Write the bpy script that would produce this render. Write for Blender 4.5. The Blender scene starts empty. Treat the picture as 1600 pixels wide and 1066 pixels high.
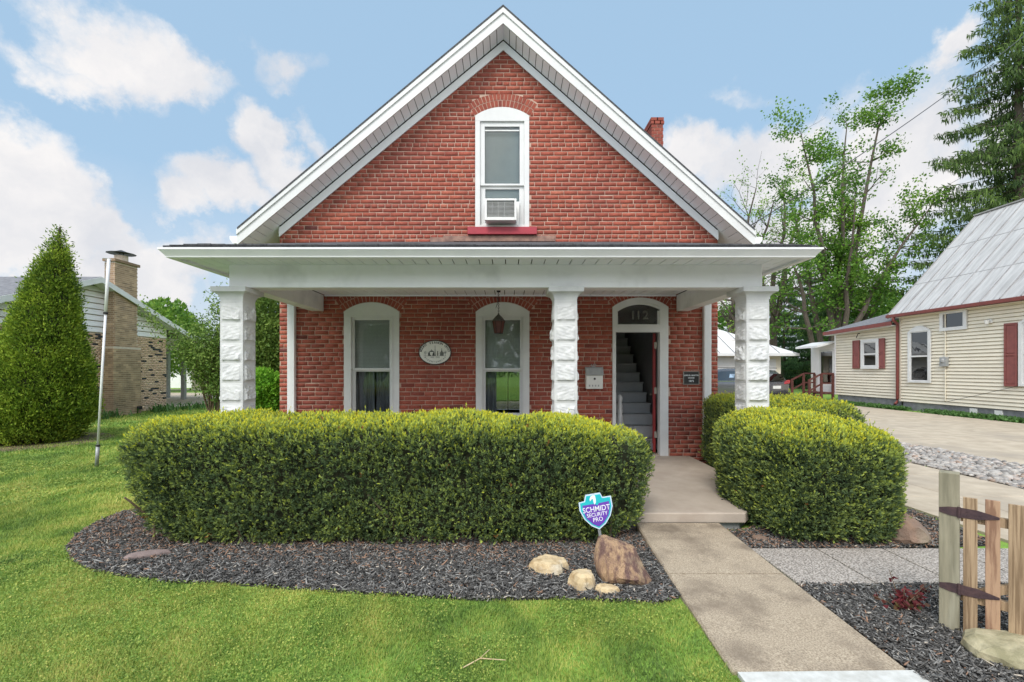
import bpy, math, random
import numpy as np
from mathutils import Vector, Matrix
R = math.radians
rng = np.random.default_rng(7)
random.seed(7)
sc = bpy.context.scene
COL = sc.collection

# ------------------------------------------------------------------ camera
F = 711.0; H = 1.65; CX = 792.0; HY = 577.0      # focal length in photo pixels, eye height, vanishing point
cam = bpy.data.cameras.new('camera'); co = bpy.data.objects.new('camera', cam); COL.objects.link(co)
co.location = (0, 0, H); co.rotation_euler = (R(90), 0, 0)
cam.sensor_width = 36; cam.lens = 36*F/1600; cam.shift_x = 8/1600; cam.shift_y = 44/1600
cam.clip_start = .05; cam.clip_end = 3000
sc.camera = co
def P(px, py, Z): return Vector(((px-CX)/F*Z, Z, H-(py-HY)/F*Z))
def G(px, py, h=0.0):
    Z = (H-h)*F/(py-HY); return Vector(((px-CX)/F*Z, Z, h))

# ------------------------------------------------------------------ light
SUN_EL, SUN_AZ = 47.0, 198.0       # azimuth measured clockwise from +Y : behind the camera, a little to the left
sun = bpy.data.lights.new('sun', 'SUN'); so = bpy.data.objects.new('sun', sun); COL.objects.link(so)
sun.energy = 1.4; sun.angle = R(20); sun.color = (1, .965, .91)
sd = Vector((math.sin(R(SUN_AZ))*math.cos(R(SUN_EL)), math.cos(R(SUN_AZ))*math.cos(R(SUN_EL)), math.sin(R(SUN_EL))))
so.rotation_euler = sd.to_track_quat('Z', 'Y').to_euler()
sc.view_settings.view_transform = 'Standard'; sc.view_settings.look = 'None'
sc.view_settings.exposure = 0.80; sc.view_settings.gamma = 1.0

world = bpy.data.worlds.new('World'); sc.world = world; world.use_nodes = True
def make_world():
    nt = world.node_tree; N = nt.nodes; L = nt.links; N.clear()
    out = N.new('ShaderNodeOutputWorld'); bg = N.new('ShaderNodeBackground'); bg.inputs[1].default_value = .088
    L.new(bg.outputs[0], out.inputs[0])
    sky = N.new('ShaderNodeTexSky'); sky.sky_type = 'NISHITA'; sky.sun_disc = False
    sky.sun_elevation = R(SUN_EL); sky.sun_rotation = R(SUN_AZ); sky.air_density = 1.0; sky.dust_density = 1.2; sky.ozone_density = 1.3
    tc = N.new('ShaderNodeTexCoord')
    def M(op, a, b=None, c=None, clamp=False):
        m = N.new('ShaderNodeMath'); m.operation = op; m.use_clamp = clamp
        for i, x in enumerate((a, b, c)):
            if x is None: continue
            if isinstance(x, (int, float)): m.inputs[i].default_value = x
            else: L.new(x, m.inputs[i])
        return m.outputs[0]
    def V(op, a, b=None, out=0):
        m = N.new('ShaderNodeVectorMath'); m.operation = op
        for i, x in enumerate((a, b)):
            if x is None: continue
            if isinstance(x, tuple): m.inputs[i].default_value = x
            else: L.new(x, m.inputs[i])
        return m.outputs[out]
    d = tc.outputs['Generated']
    # wobble the direction so the clouds get billowed outlines
    nz = N.new('ShaderNodeTexNoise'); nz.inputs['Scale'].default_value = 5.5; nz.inputs['Detail'].default_value = 9; nz.inputs['Roughness'].default_value = .6
    L.new(d, nz.inputs['Vector'])
    off = V('SCALE', V('SUBTRACT', nz.outputs['Color'], (.5, .5, .5))); off.node.inputs['Scale'].default_value = .27
    dd = V('ADD', d, off)
    # banks of cumulus: direction, half width, half height, weight
    blobs = [(175,85,95,75,1.0),(120,130,90,45,.8),(260,115,90,45,.8),(430,85,60,45,.55),(430,130,45,25,.4),(30,260,90,95,1.1),
             (40,350,120,80,1.1),(140,345,70,70,.8),(415,240,50,60,.95),(330,310,85,50,.85),(480,215,30,45,.5),(230,420,170,70,.9),(440,290,70,50,.8),
             (1080,250,60,50,.8),(1180,260,120,60,.9),(1470,110,40,50,.8),(1400,290,150,130,1.0),(1300,180,60,30,.35),(1160,140,50,22,.35),(1250,380,200,80,.9),(1470,200,60,60,.7),
             (1150,450,300,60,.8),(-250,200,200,120,1.0),(1800,150,250,120,.9)]
    acc = None
    for (px, py, a, b, w) in blobs:
        c = Vector(((px-CX)/F, 1, (HY-py)/F)); r = c.length; c.normalize()
        v = V('SUBTRACT', dd, tuple(c))
        v = V('MULTIPLY', v, (F*r*1.04/a, F*r*1.04/max(a,b), F*r*1.04/b))
        e = V('LENGTH', v, out=1)
        m = M('MULTIPLY', M('SUBTRACT', 1.25, e, clamp=True), w)
        acc = m if acc is None else M('MAXIMUM', acc, m)
    # the part of the dome the photo does not show: broken cloud everywhere
    n2 = N.new('ShaderNodeTexNoise'); n2.inputs['Scale'].default_value = 2.2; n2.inputs['Detail'].default_value = 7
    L.new(d, n2.inputs['Vector'])
    sep = N.new('ShaderNodeSeparateXYZ'); L.new(d, sep.inputs[0])
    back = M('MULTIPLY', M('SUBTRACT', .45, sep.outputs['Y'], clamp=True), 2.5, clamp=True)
    gen = M('MULTIPLY', M('MULTIPLY', M('SUBTRACT', n2.outputs['Fac'], .40, clamp=True), 5.0), back)
    acc = M('MAXIMUM', acc, gen)
    fine = N.new('ShaderNodeTexNoise'); fine.inputs['Scale'].default_value = 16; fine.inputs['Detail'].default_value = 8; L.new(dd, fine.inputs['Vector'])
    acc = M('ADD', acc, M('MULTIPLY', M('SUBTRACT', fine.outputs['Fac'], .5), .38))
    ramp = N.new('ShaderNodeValToRGB'); L.new(acc, ramp.inputs[0])
    ramp.color_ramp.elements[0].position = .12; ramp.color_ramp.elements[0].color = (0,0,0,1)
    ramp.color_ramp.elements[1].position = .66; ramp.color_ramp.elements[1].color = (1,1,1,1)
    ramp.color_ramp.interpolation = 'EASE'
    # thin veil near the horizon
    veil = M('MULTIPLY', M('SUBTRACT', .34, sep.outputs['Z'], clamp=True), 1.9, clamp=True)
    mask = M('MAXIMUM', ramp.outputs[0], veil)
    # cloud body colour
    sh = N.new('ShaderNodeTexNoise'); sh.inputs['Scale'].default_value = 6; sh.inputs['Detail'].default_value = 6; L.new(dd, sh.inputs['Vector'])
    cr = N.new('ShaderNodeValToRGB'); L.new(sh.outputs['Fac'], cr.inputs[0])
    cr.color_ramp.elements[0].position = .35; cr.color_ramp.elements[0].color = (4.9,5.0,5.3,1)
    cr.color_ramp.elements[1].position = .62; cr.color_ramp.elements[1].color = (6.3,6.15,6.1,1)
    tint = N.new('ShaderNodeMix'); tint.data_type = 'RGBA'; tint.blend_type = 'MULTIPLY'; tint.inputs[0].default_value = 1
    L.new(sky.outputs[0], tint.inputs[6]); tint.inputs[7].default_value = (1.25,1.22,1.02,1)
    lift = N.new('ShaderNodeMix'); lift.data_type = 'RGBA'; lift.blend_type = 'MIX'; lift.inputs[0].default_value = .85
    L.new(tint.outputs[2], lift.inputs[6]); lift.inputs[7].default_value = (2.75,4.1,5.6,1)
    mix = N.new('ShaderNodeMix'); mix.data_type = 'RGBA'
    L.new(mask, mix.inputs[0]); L.new(lift.outputs[2], mix.inputs[6]); L.new(cr.outputs[0], mix.inputs[7])
    # sky behind the camera, the sun's side, brightened as added fill for the facade
    sky_fill = M('ADD', M('MULTIPLY', back, 1.15), 1.0)
    br = N.new('ShaderNodeVectorMath'); br.operation = 'SCALE'; L.new(mix.outputs[2], br.inputs[0]); L.new(sky_fill, br.inputs['Scale'])
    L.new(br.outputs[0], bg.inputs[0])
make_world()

# ------------------------------------------------------------------ materials
def pmat(name, c1, c2=None, scale=6, rough=.75, bump=0, bscale=None, detail=6, metallic=0, spec=.3, stretch=(1,1,1),
         lo=.35, hi=.65, attr=None, attr_cols=None, c3=None, s3=1.2, f3=.5, coat=0, bdist=.01, trans=0, wave=None):
    m = bpy.data.materials.new(name); m.use_nodes = True; nt = m.node_tree; N = nt.nodes; L = nt.links
    b = N['Principled BSDF']; b.inputs['Roughness'].default_value = rough; b.inputs['Metallic'].default_value = metallic
    b.inputs['Specular IOR Level'].default_value = spec; b.inputs['Coat Weight'].default_value = coat
    tc = N.new('ShaderNodeTexCoord'); mp = N.new('ShaderNodeMapping'); L.new(tc.outputs['Object'], mp.inputs[0]); mp.inputs['Scale'].default_value = stretch
    def noise(s, det=detail, rg=.6):
        n = N.new('ShaderNodeTexNoise'); n.inputs['Scale'].default_value = s; n.inputs['Detail'].default_value = det; n.inputs['Roughness'].default_value = rg
        L.new(mp.outputs[0], n.inputs['Vector']); return n
    def ramp(src, p0, p1, a, c):
        r = N.new('ShaderNodeValToRGB'); L.new(src, r.inputs[0]); r.color_ramp.elements[0].position = p0; r.color_ramp.elements[1].position = p1
        r.color_ramp.elements[0].color = (*a, 1); r.color_ramp.elements[1].color = (*c, 1); return r
    c2 = c2 or tuple(x*.85 for x in c1)
    if attr:
        at = N.new('ShaderNodeAttribute'); at.attribute_name = attr
        r = N.new('ShaderNodeValToRGB'); L.new(at.outputs['Fac'], r.inputs[0]); cr = r.color_ramp
        cols = attr_cols
        while len(cr.elements) < len(cols): cr.elements.new(.5)
        for i, (p, c) in enumerate(cols): cr.elements[i].position = p; cr.elements[i].color = (*c, 1)
        base = r.outputs[0]
        n = noise(scale); r2 = ramp(n.outputs['Fac'], lo, hi, (.78,.78,.78), (1.15,1.15,1.15))
        mx = N.new('ShaderNodeMix'); mx.data_type = 'RGBA'; mx.blend_type = 'MULTIPLY'; mx.inputs[0].default_value = 1
        L.new(base, mx.inputs[6]); L.new(r2.outputs[0], mx.inputs[7]); base = mx.outputs[2]
    elif wave:
        w = N.new('ShaderNodeTexWave'); w.wave_type = 'RINGS'; w.inputs['Scale'].default_value = wave; w.inputs['Distortion'].default_value = 6; w.inputs['Detail'].default_value = 3
        w.inputs['Detail Scale'].default_value = 1.2; L.new(mp.outputs[0], w.inputs['Vector'])
        base = ramp(w.outputs['Fac'], .1, .9, c1, c2).outputs[0]
    else:
        n = noise(scale); base = ramp(n.outputs['Fac'], lo, hi, c1, c2).outputs[0]
    if c3:
        n3 = noise(s3, 4); r3 = ramp(n3.outputs['Fac'], f3, f3+.2, (0,0,0), (1,1,1))
        mx = N.new('ShaderNodeMix'); mx.data_type = 'RGBA'; L.new(r3.outputs[0], mx.inputs[0]); L.new(base, mx.inputs[6]); mx.inputs[7].default_value = (*c3, 1); base = mx.outputs[2]
    L.new(base, b.inputs['Base Color'])
    if bump:
        nb = noise(bscale or scale*3); bp = N.new('ShaderNodeBump'); bp.inputs['Strength'].default_value = bump; bp.inputs['Distance'].default_value = bdist
        L.new(nb.outputs['Fac'], bp.inputs['Height']); L.new(bp.outputs[0], b.inputs['Normal'])
    if trans:
        t = N.new('ShaderNodeBsdfTranslucent'); L.new(base, t.inputs[0]); ms = N.new('ShaderNodeMixShader'); ms.inputs[0].default_value = trans
        L.new(b.outputs[0], ms.inputs[1]); L.new(t.outputs[0], ms.inputs[2]); L.new(ms.outputs[0], N['Material Output'].inputs[0])
    return m
def glass_mat(name, tint=(.8,.84,.82), rough=.02, blend=.25):
    m = bpy.data.materials.new(name); m.use_nodes = True; nt = m.node_tree; N = nt.nodes; L = nt.links; N.clear()
    o = N.new('ShaderNodeOutputMaterial'); g = N.new('ShaderNodeBsdfGlossy'); g.inputs['Roughness'].default_value = rough
    t = N.new('ShaderNodeBsdfTransparent'); t.inputs[0].default_value = (*tint, 1)
    fr = N.new('ShaderNodeFresnel'); fr.inputs[0].default_value = 1.5
    tc = N.new('ShaderNodeTexCoord'); n = N.new('ShaderNodeTexNoise'); n.inputs['Scale'].default_value = 2.2; L.new(tc.outputs['Object'], n.inputs[0])
    bp = N.new('ShaderNodeBump'); bp.inputs['Strength'].default_value = .06; bp.inputs['Distance'].default_value = .05; L.new(n.outputs['Fac'], bp.inputs['Height']); L.new(bp.outputs[0], g.inputs['Normal'])
    a = N.new('ShaderNodeMath'); a.operation = 'ADD'; L.new(fr.outputs[0], a.inputs[0]); a.inputs[1].default_value = blend; a.use_clamp = True
    ms = N.new('ShaderNodeMixShader'); L.new(a.outputs[0], ms.inputs[0]); L.new(t.outputs[0], ms.inputs[1]); L.new(g.outputs[0], ms.inputs[2]); L.new(ms.outputs[0], o.inputs[0])
    return m
def lap_mat(name, c1, c2, scale=8):
    return pmat(name, c1, c2, scale, rough=.6, bump=.05, c3=tuple(x*.8 for x in c1), s3=1.0, f3=.6)

M = {}
M['brick'] = pmat('red_brick', (.3,.07,.05), scale=40, rough=.9, bump=.5, bscale=60, bdist=.004, attr='tint',
    attr_cols=[(0,(.15,.05,.045)),(.1,(.25,.062,.045)),(.45,(.33,.085,.056)),(.75,(.365,.095,.062)),(1,(.41,.125,.08))], c3=(.25,.068,.05), s3=.8, f3=.44)
M['mortar'] = pmat('mortar', (.56,.39,.31), (.34,.21,.165), 5, rough=.95, bump=.4, bscale=50, bdist=.004)
M['white'] = pmat('white_paint', (.70,.70,.69), (.62,.62,.615), 2.5, rough=.45, bump=.06, bscale=30, bdist=.003)
M['beam'] = pmat('beam_paint', (.84,.83,.84), (.78,.77,.78), 1.6, rough=.5, bump=.08, bscale=8, bdist=.004, c3=(.60,.595,.60), s3=1.4, f3=.52)
M['soffit'] = pmat('soffit_vinyl', (.86,.88,.92), (.82,.84,.875), 2, rough=.5)
M['aluminium'] = pmat('gutter_aluminium', (.80,.80,.80), (.74,.74,.74), 3, rough=.35, spec=.5)
M['col'] = pmat('painted_block', (.64,.64,.63), (.56,.56,.56), 5, rough=.7, bump=.3, bscale=40, bdist=.004, c3=(.52,.52,.52), s3=6, f3=.58)
M['shingle'] = pmat('asphalt_shingle', (.10,.10,.105), (.05,.05,.055), 30, rough=.95, bump=.5, bscale=80)
M['shingle_grey'] = pmat('grey_shingle', (.22,.22,.23), (.13,.13,.14), 9, rough=.95, bump=.4, bscale=60, stretch=(1,1,3))
M['redsill'] = pmat('red_sill_paint', (.42,.05,.07), (.34,.045,.06), 9, rough=.5)
M['rust'] = pmat('rusty_flashing', (.36,.22,.17), (.20,.12,.10), 9, rough=.8, bump=.2)
M['glass'] = glass_mat('window_glass', (.93,.95,.94), .02, .0)
M['oldglass'] = glass_mat('transom_glass', (.55,.57,.56), .10, .06)
M['darkglass'] = glass_mat('car_glass', (.12,.14,.15), .01, .12)
M['blind'] = pmat('blind_slats', (.90,.90,.88), (.84,.84,.82), 6, rough=.6)
M['curtain'] = pmat('curtain_cloth', (.26,.27,.30), (.12,.125,.14), 3, rough=.9, stretch=(9,9,.6))
M['interior'] = pmat('interior_plaster', (.42,.41,.39), (.36,.35,.34), 3, rough=.9)
M['interior_floor'] = pmat('interior_boards', (.16,.10,.06), (.10,.06,.04), 5, rough=.5)
M['tread'] = pmat('painted_stair', (.66,.66,.65), (.58,.58,.58), 4, rough=.6)
M['reddoor'] = pmat('red_door_paint', (.30,.03,.03), (.22,.025,.025), 5, rough=.4)
M['brass'] = pmat('nickel', (.6,.56,.48), (.5,.46,.4), 20, rough=.4, metallic=.8)
M['black'] = pmat('black_iron', (.02,.02,.022), (.035,.032,.03), 20, rough=.5)
M['porch'] = pmat('painted_concrete', (.46,.39,.32), (.38,.315,.255), 3, rough=.7, bump=.15, bscale=60, c3=(.36,.29,.235), s3=1.3, f3=.55)
M['walk'] = pmat('walk_concrete', (.47,.39,.29), (.235,.185,.13), 110, rough=.95, bump=.5, bscale=160, bdist=.003, detail=2, c3=(.19,.15,.11), s3=2.4, f3=.47)
M['drive'] = pmat('drive_concrete', (.50,.425,.325), (.385,.32,.24), 3, rough=.95, bump=.3, bscale=90, bdist=.004, c3=(.34,.29,.23), s3=.6, f3=.52)
M['kerb'] = pmat('white_kerb_paint', (.60,.60,.57), (.46,.455,.42), 14, rough=.8, bump=.2)
M['agg'] = pmat('exposed_aggregate', (.50,.45,.40), (.16,.14,.12), 75, rough=.9, bump=.9, bscale=90, bdist=.01, lo=.4, hi=.6, detail=3)
M['soil'] = pmat('mulch_soil', (.035,.03,.03), (.075,.068,.066), 45, rough=1, bump=1, bscale=60, bdist=.02)
M['chip'] = pmat('mulch_chips', (.1,.1,.1), scale=60, rough=.9, attr='tint', attr_cols=[(0,(.030,.029,.027)),(.4,(.105,.100,.094)),(.86,(.40,.39,.365)),(.93,(.30,.18,.12)),(1,(.5,.44,.36))])
M['lawn'] = pmat('lawn_soil', (.15,.27,.05), (.22,.36,.055), 9, rough=1, bump=.6, bscale=40, bdist=.03, c3=(.28,.38,.08), s3=.7, f3=.52)
M['grass'] = pmat('grass_blades', (.1,.2,.03), scale=1.1, rough=.6, attr='tint', attr_cols=[(0,(.095,.17,.035)),(.35,(.20,.315,.06)),(.7,(.37,.44,.085)),(1,(.60,.54,.16))], trans=.3, lo=.3, hi=.7)
def leafmat(name, cols, trans=.3, rough=.5): return pmat(name, cols[0][1], scale=3, rough=rough, attr='tint', attr_cols=cols, trans=trans, lo=.2, hi=.8, spec=.15)
M['yew'] = leafmat('yew_leaves', [(0,(.035,.06,.03)),(.4,(.13,.19,.08)),(.7,(.42,.50,.10)),(.9,(.70,.66,.035)),(1,(.40,.17,.06))], .22)
M['arbor'] = leafmat('cedar_leaves', [(0,(.07,.13,.02)),(.5,(.20,.30,.035)),(1,(.40,.50,.06))], .25)
M['maple'] = leafmat('maple_leaves', [(0,(.045,.11,.022)),(.5,(.12,.25,.04)),(1,(.27,.42,.06))], .4)
M['spruce'] = leafmat('spruce_needles', [(0,(.035,.07,.025)),(.5,(.10,.16,.045)),(1,(.21,.31,.065))], .2)
M['pine'] = leafmat('pine_needles', [(0,(.04,.09,.045)),(.5,(.09,.17,.07)),(1,(.16,.27,.08))], .2)
M['shrub'] = leafmat('shrub_leaves', [(0,(.08,.22,.03)),(.5,(.19,.43,.04)),(1,(.36,.62,.07))], .35)
M['holly'] = leafmat('dark_bush_leaves', [(0,(.05,.11,.025)),(.5,(.13,.22,.045)),(1,(.28,.38,.08))], .25)
M['iris'] = leafmat('iris_blades', [(0,(.06,.13,.04)),(1,(.16,.30,.09))], .3)
M['redleaf'] = leafmat('red_leaves', [(0,(.09,.02,.025)),(.6,(.22,.045,.05)),(.85,(.12,.14,.05)),(1,(.40,.12,.09))], .3)
M['inner'] = pmat('inner_shade', (.02,.026,.012), (.035,.035,.018), 20, rough=1)  # near-black shell colour, stands in for shade deep between the leaves
M['bark'] = pmat('bark', (.13,.105,.085), (.075,.06,.05), 8, rough=.95, bump=.6, stretch=(3,3,.5), bscale=12)
M['stem'] = pmat('twig_bark', (.13,.09,.06), (.20,.15,.10), 12, rough=.9)
M['rock_big'] = pmat('striped_sandstone', (.46,.30,.18), (.17,.10,.085), 3.4, rough=.95, bump=1, bscale=16, stretch=(5,5,.7), lo=.42, hi=.58, c3=(.50,.38,.24), s3=2.2, f3=.58, bdist=.03)
M['rock_tan'] = pmat('tan_stone', (.58,.45,.27), (.36,.25,.13), 11, rough=.95, bump=.9, bscale=25, lo=.42, hi=.6, c3=(.60,.54,.42), s3=5, f3=.5)
M['rock_brown'] = pmat('brown_stone', (.26,.17,.12), (.15,.11,.09), 6, rough=.95, bump=.8, bscale=18, c3=(.32,.26,.19), s3=2.5, f3=.52, bdist=.03)
M['rock_green'] = pmat('mossy_stone', (.46,.41,.27), (.24,.22,.13), 9, rough=.95, bump=.7, bscale=18, c3=(.42,.33,.20), s3=4, f3=.55, bdist=.02)
M['slate'] = pmat('brown_slate', (.24,.18,.165), (.18,.14,.13), 12, rough=.9, bump=.4)
M['gravel'] = pmat('river_gravel', (.4,.4,.4), scale=14, rough=.85, attr='tint', attr_cols=[(0,(.14,.13,.12)),(.4,(.30,.28,.26)),(.75,(.44,.41,.37)),(.9,(.34,.24,.18)),(1,(.62,.61,.59))])
M['gravelbed'] = pmat('gravel_bed', (.18,.16,.13), (.30,.27,.23), 30, rough=1, bump=.8)
M['oldwood'] = pmat('weathered_post', (.32,.29,.205), (.19,.175,.12), 5, rough=.9, bump=.4, stretch=(5,5,.4), bscale=14, c3=(.38,.36,.27), s3=2, f3=.55)
M['picket'] = pmat('picket_wood', (.42,.30,.185), (.21,.14,.08), 4.5, rough=.8, bump=.5, stretch=(16,16,.45), bscale=12, lo=.42, hi=.58)
M['picket2'] = pmat('picket_wood_red', (.42,.27,.17), (.24,.135,.085), 3.2, rough=.8, bump=.5, stretch=(10,10,.9), bscale=12, lo=.43, hi=.56)
M['hinge'] = pmat('rusty_hinge', (.10,.06,.06), (.06,.04,.045), 25, rough=.7, bump=.3, metallic=.3)
M['cream'] = pmat('cream_siding', (.76,.70,.57), (.70,.64,.52), 2.5, rough=.55, c3=(.64,.59,.49), s3=1.4, f3=.58)
M['maroon'] = pmat('maroon_trim', (.22,.06,.05), (.17,.05,.045), 8, rough=.5)
M['stainwood'] = pmat('stained_wood', (.14,.05,.04), (.09,.035,.03), 6, rough=.8)
M['shutter'] = pmat('shutter_paint', (.26,.085,.075), (.21,.07,.065), 8, rough=.6)
M['metalroof'] = pmat('weathered_metal_roof', (.52,.51,.50), (.38,.37,.36), 2.2, rough=.5, spec=.4, stretch=(.5,4.5,.5), c3=(.27,.255,.25), s3=1.5, f3=.56)
M['garroof'] = pmat('pale_metal_roof', (.66,.66,.65), (.56,.55,.52), 3, rough=.5, c3=(.42,.36,.30), s3=2, f3=.62)
M['dirtyseam'] = pmat('dirty_seam', (.26,.25,.25), (.36,.355,.355), 3, rough=.8)
M['block'] = pmat('foundation_block', (.26,.26,.27), (.18,.18,.19), 6, rough=.95, bump=.4)
M['wsiding'] = pmat('white_siding', (.84,.82,.83), (.78,.765,.775), 3, rough=.5)
M['lawn_far'] = M['lawn']
M['grill'] = pmat('ac_grille', (.42,.42,.41), (.36,.36,.35), 10, rough=.5)
M['acwhite'] = pmat('ac_plastic', (.78,.77,.74), (.72,.71,.68), 5, rough=.4)
M['pole'] = pmat('pole_paint', (.74,.74,.74), (.66,.66,.66), 5, rough=.4)
M['polegrey'] = pmat('galvanised', (.35,.36,.36), (.28,.29,.29), 15, rough=.5, metallic=.4)
M['carpaint'] = pmat('grey_car_paint', (.13,.13,.14), (.12,.12,.13), 4, rough=.25, metallic=.5, coat=.8, spec=.5)
M['tyre'] = pmat('tyre_rubber', (.02,.02,.02), (.03,.03,.03), 20, rough=.85)
M['chrome'] = pmat('chrome', (.7,.7,.7), (.6,.6,.6), 5, rough=.2, metallic=1)
M['taillight'] = pmat('tail_light_lens', (.45,.03,.04), (.35,.02,.03), 8, rough=.15, coat=.6)
M['teal'] = pmat('sign_teal', (.02,.50,.50), (.02,.40,.48), 6, rough=.4)
M['purple'] = pmat('sign_purple', (.13,.05,.42), (.15,.06,.36), 6, rough=.4)
M['signrim'] = pmat('sign_rim', (.60,.72,.80), (.50,.60,.76), 6, rough=.4)
M['signwhite'] = pmat('sign_white', (.80,.82,.84), (.76,.78,.80), 6, rough=.5)
M['plaque'] = pmat('plaque_cream', (.80,.79,.74), (.74,.73,.68), 20, rough=.6)
M['plaqueink'] = pmat('plaque_ink', (.04,.045,.045), (.06,.06,.06), 20, rough=.6)
M['plaquegrey'] = pmat('plaque_grey_ink', (.20,.22,.21), (.25,.26,.25), 20, rough=.6)
M['lantern'] = pmat('lantern_glass', (.11,.045,.04), (.16,.06,.05), 8, rough=.4)
M['lanterncap'] = pmat('lantern_cap', (.12,.12,.10), (.07,.07,.06), 20, rough=.7)
M['lid'] = pmat('mailbox_lid', (.28,.29,.29), (.36,.36,.35), 12, rough=.5)

# ------------------------------------------------------------------ mesh helpers
def origin(parent):
    v = Vector((0,0,0))
    while parent is not None: v += parent.location; parent = parent.parent
    return v
def tag(o, label=None, cat=None, group=None, kind=None):
    if label: o['label'] = label
    if cat: o['category'] = cat
    if group: o['group'] = group
    if kind: o['kind'] = kind
    return o
def thing(name, loc, label, cat, group=None, rz=0):
    o = bpy.data.objects.new(name, None); COL.objects.link(o); o.location = loc; o.rotation_euler = (0,0,rz); o.empty_display_size = .2
    return tag(o, label, cat, group)
def link(me, name, mat, parent=None, loc=None, local=False):
    me.materials.append(mat)
    o = bpy.data.objects.new(name, me); COL.objects.link(o)
    if parent is not None:
        if not local:
            me.transform(Matrix.Translation(-origin(parent)))
        o.parent = parent
    elif loc is not None:
        me.transform(Matrix.Translation(-Vector(loc))); o.location = loc
    return o
def npmesh(name, V, Fc, tint=None, smooth=False):
    """V (n,3), Fc (m,k) all faces the same size"""
    me = bpy.data.meshes.new(name); V = np.ascontiguousarray(V, dtype=np.float32); Fc = np.ascontiguousarray(Fc, dtype=np.int32)
    me.vertices.add(len(V)); me.vertices.foreach_set('co', V.ravel())
    k = Fc.shape[1]; me.loops.add(Fc.size); me.loops.foreach_set('vertex_index', Fc.ravel())
    me.polygons.add(len(Fc)); me.polygons.foreach_set('loop_start', np.arange(len(Fc), dtype=np.int32)*k)
    me.polygons.foreach_set('loop_total', np.full(len(Fc), k, dtype=np.int32))
    if tint is not None:
        a = me.attributes.new('tint', 'FLOAT', 'POINT'); a.data.foreach_set('value', np.ascontiguousarray(tint, dtype=np.float32))
    me.update(calc_edges=True); me.validate()
    if smooth: me.polygons.foreach_set('use_smooth', np.ones(len(me.polygons), dtype=bool))
    return me
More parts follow.
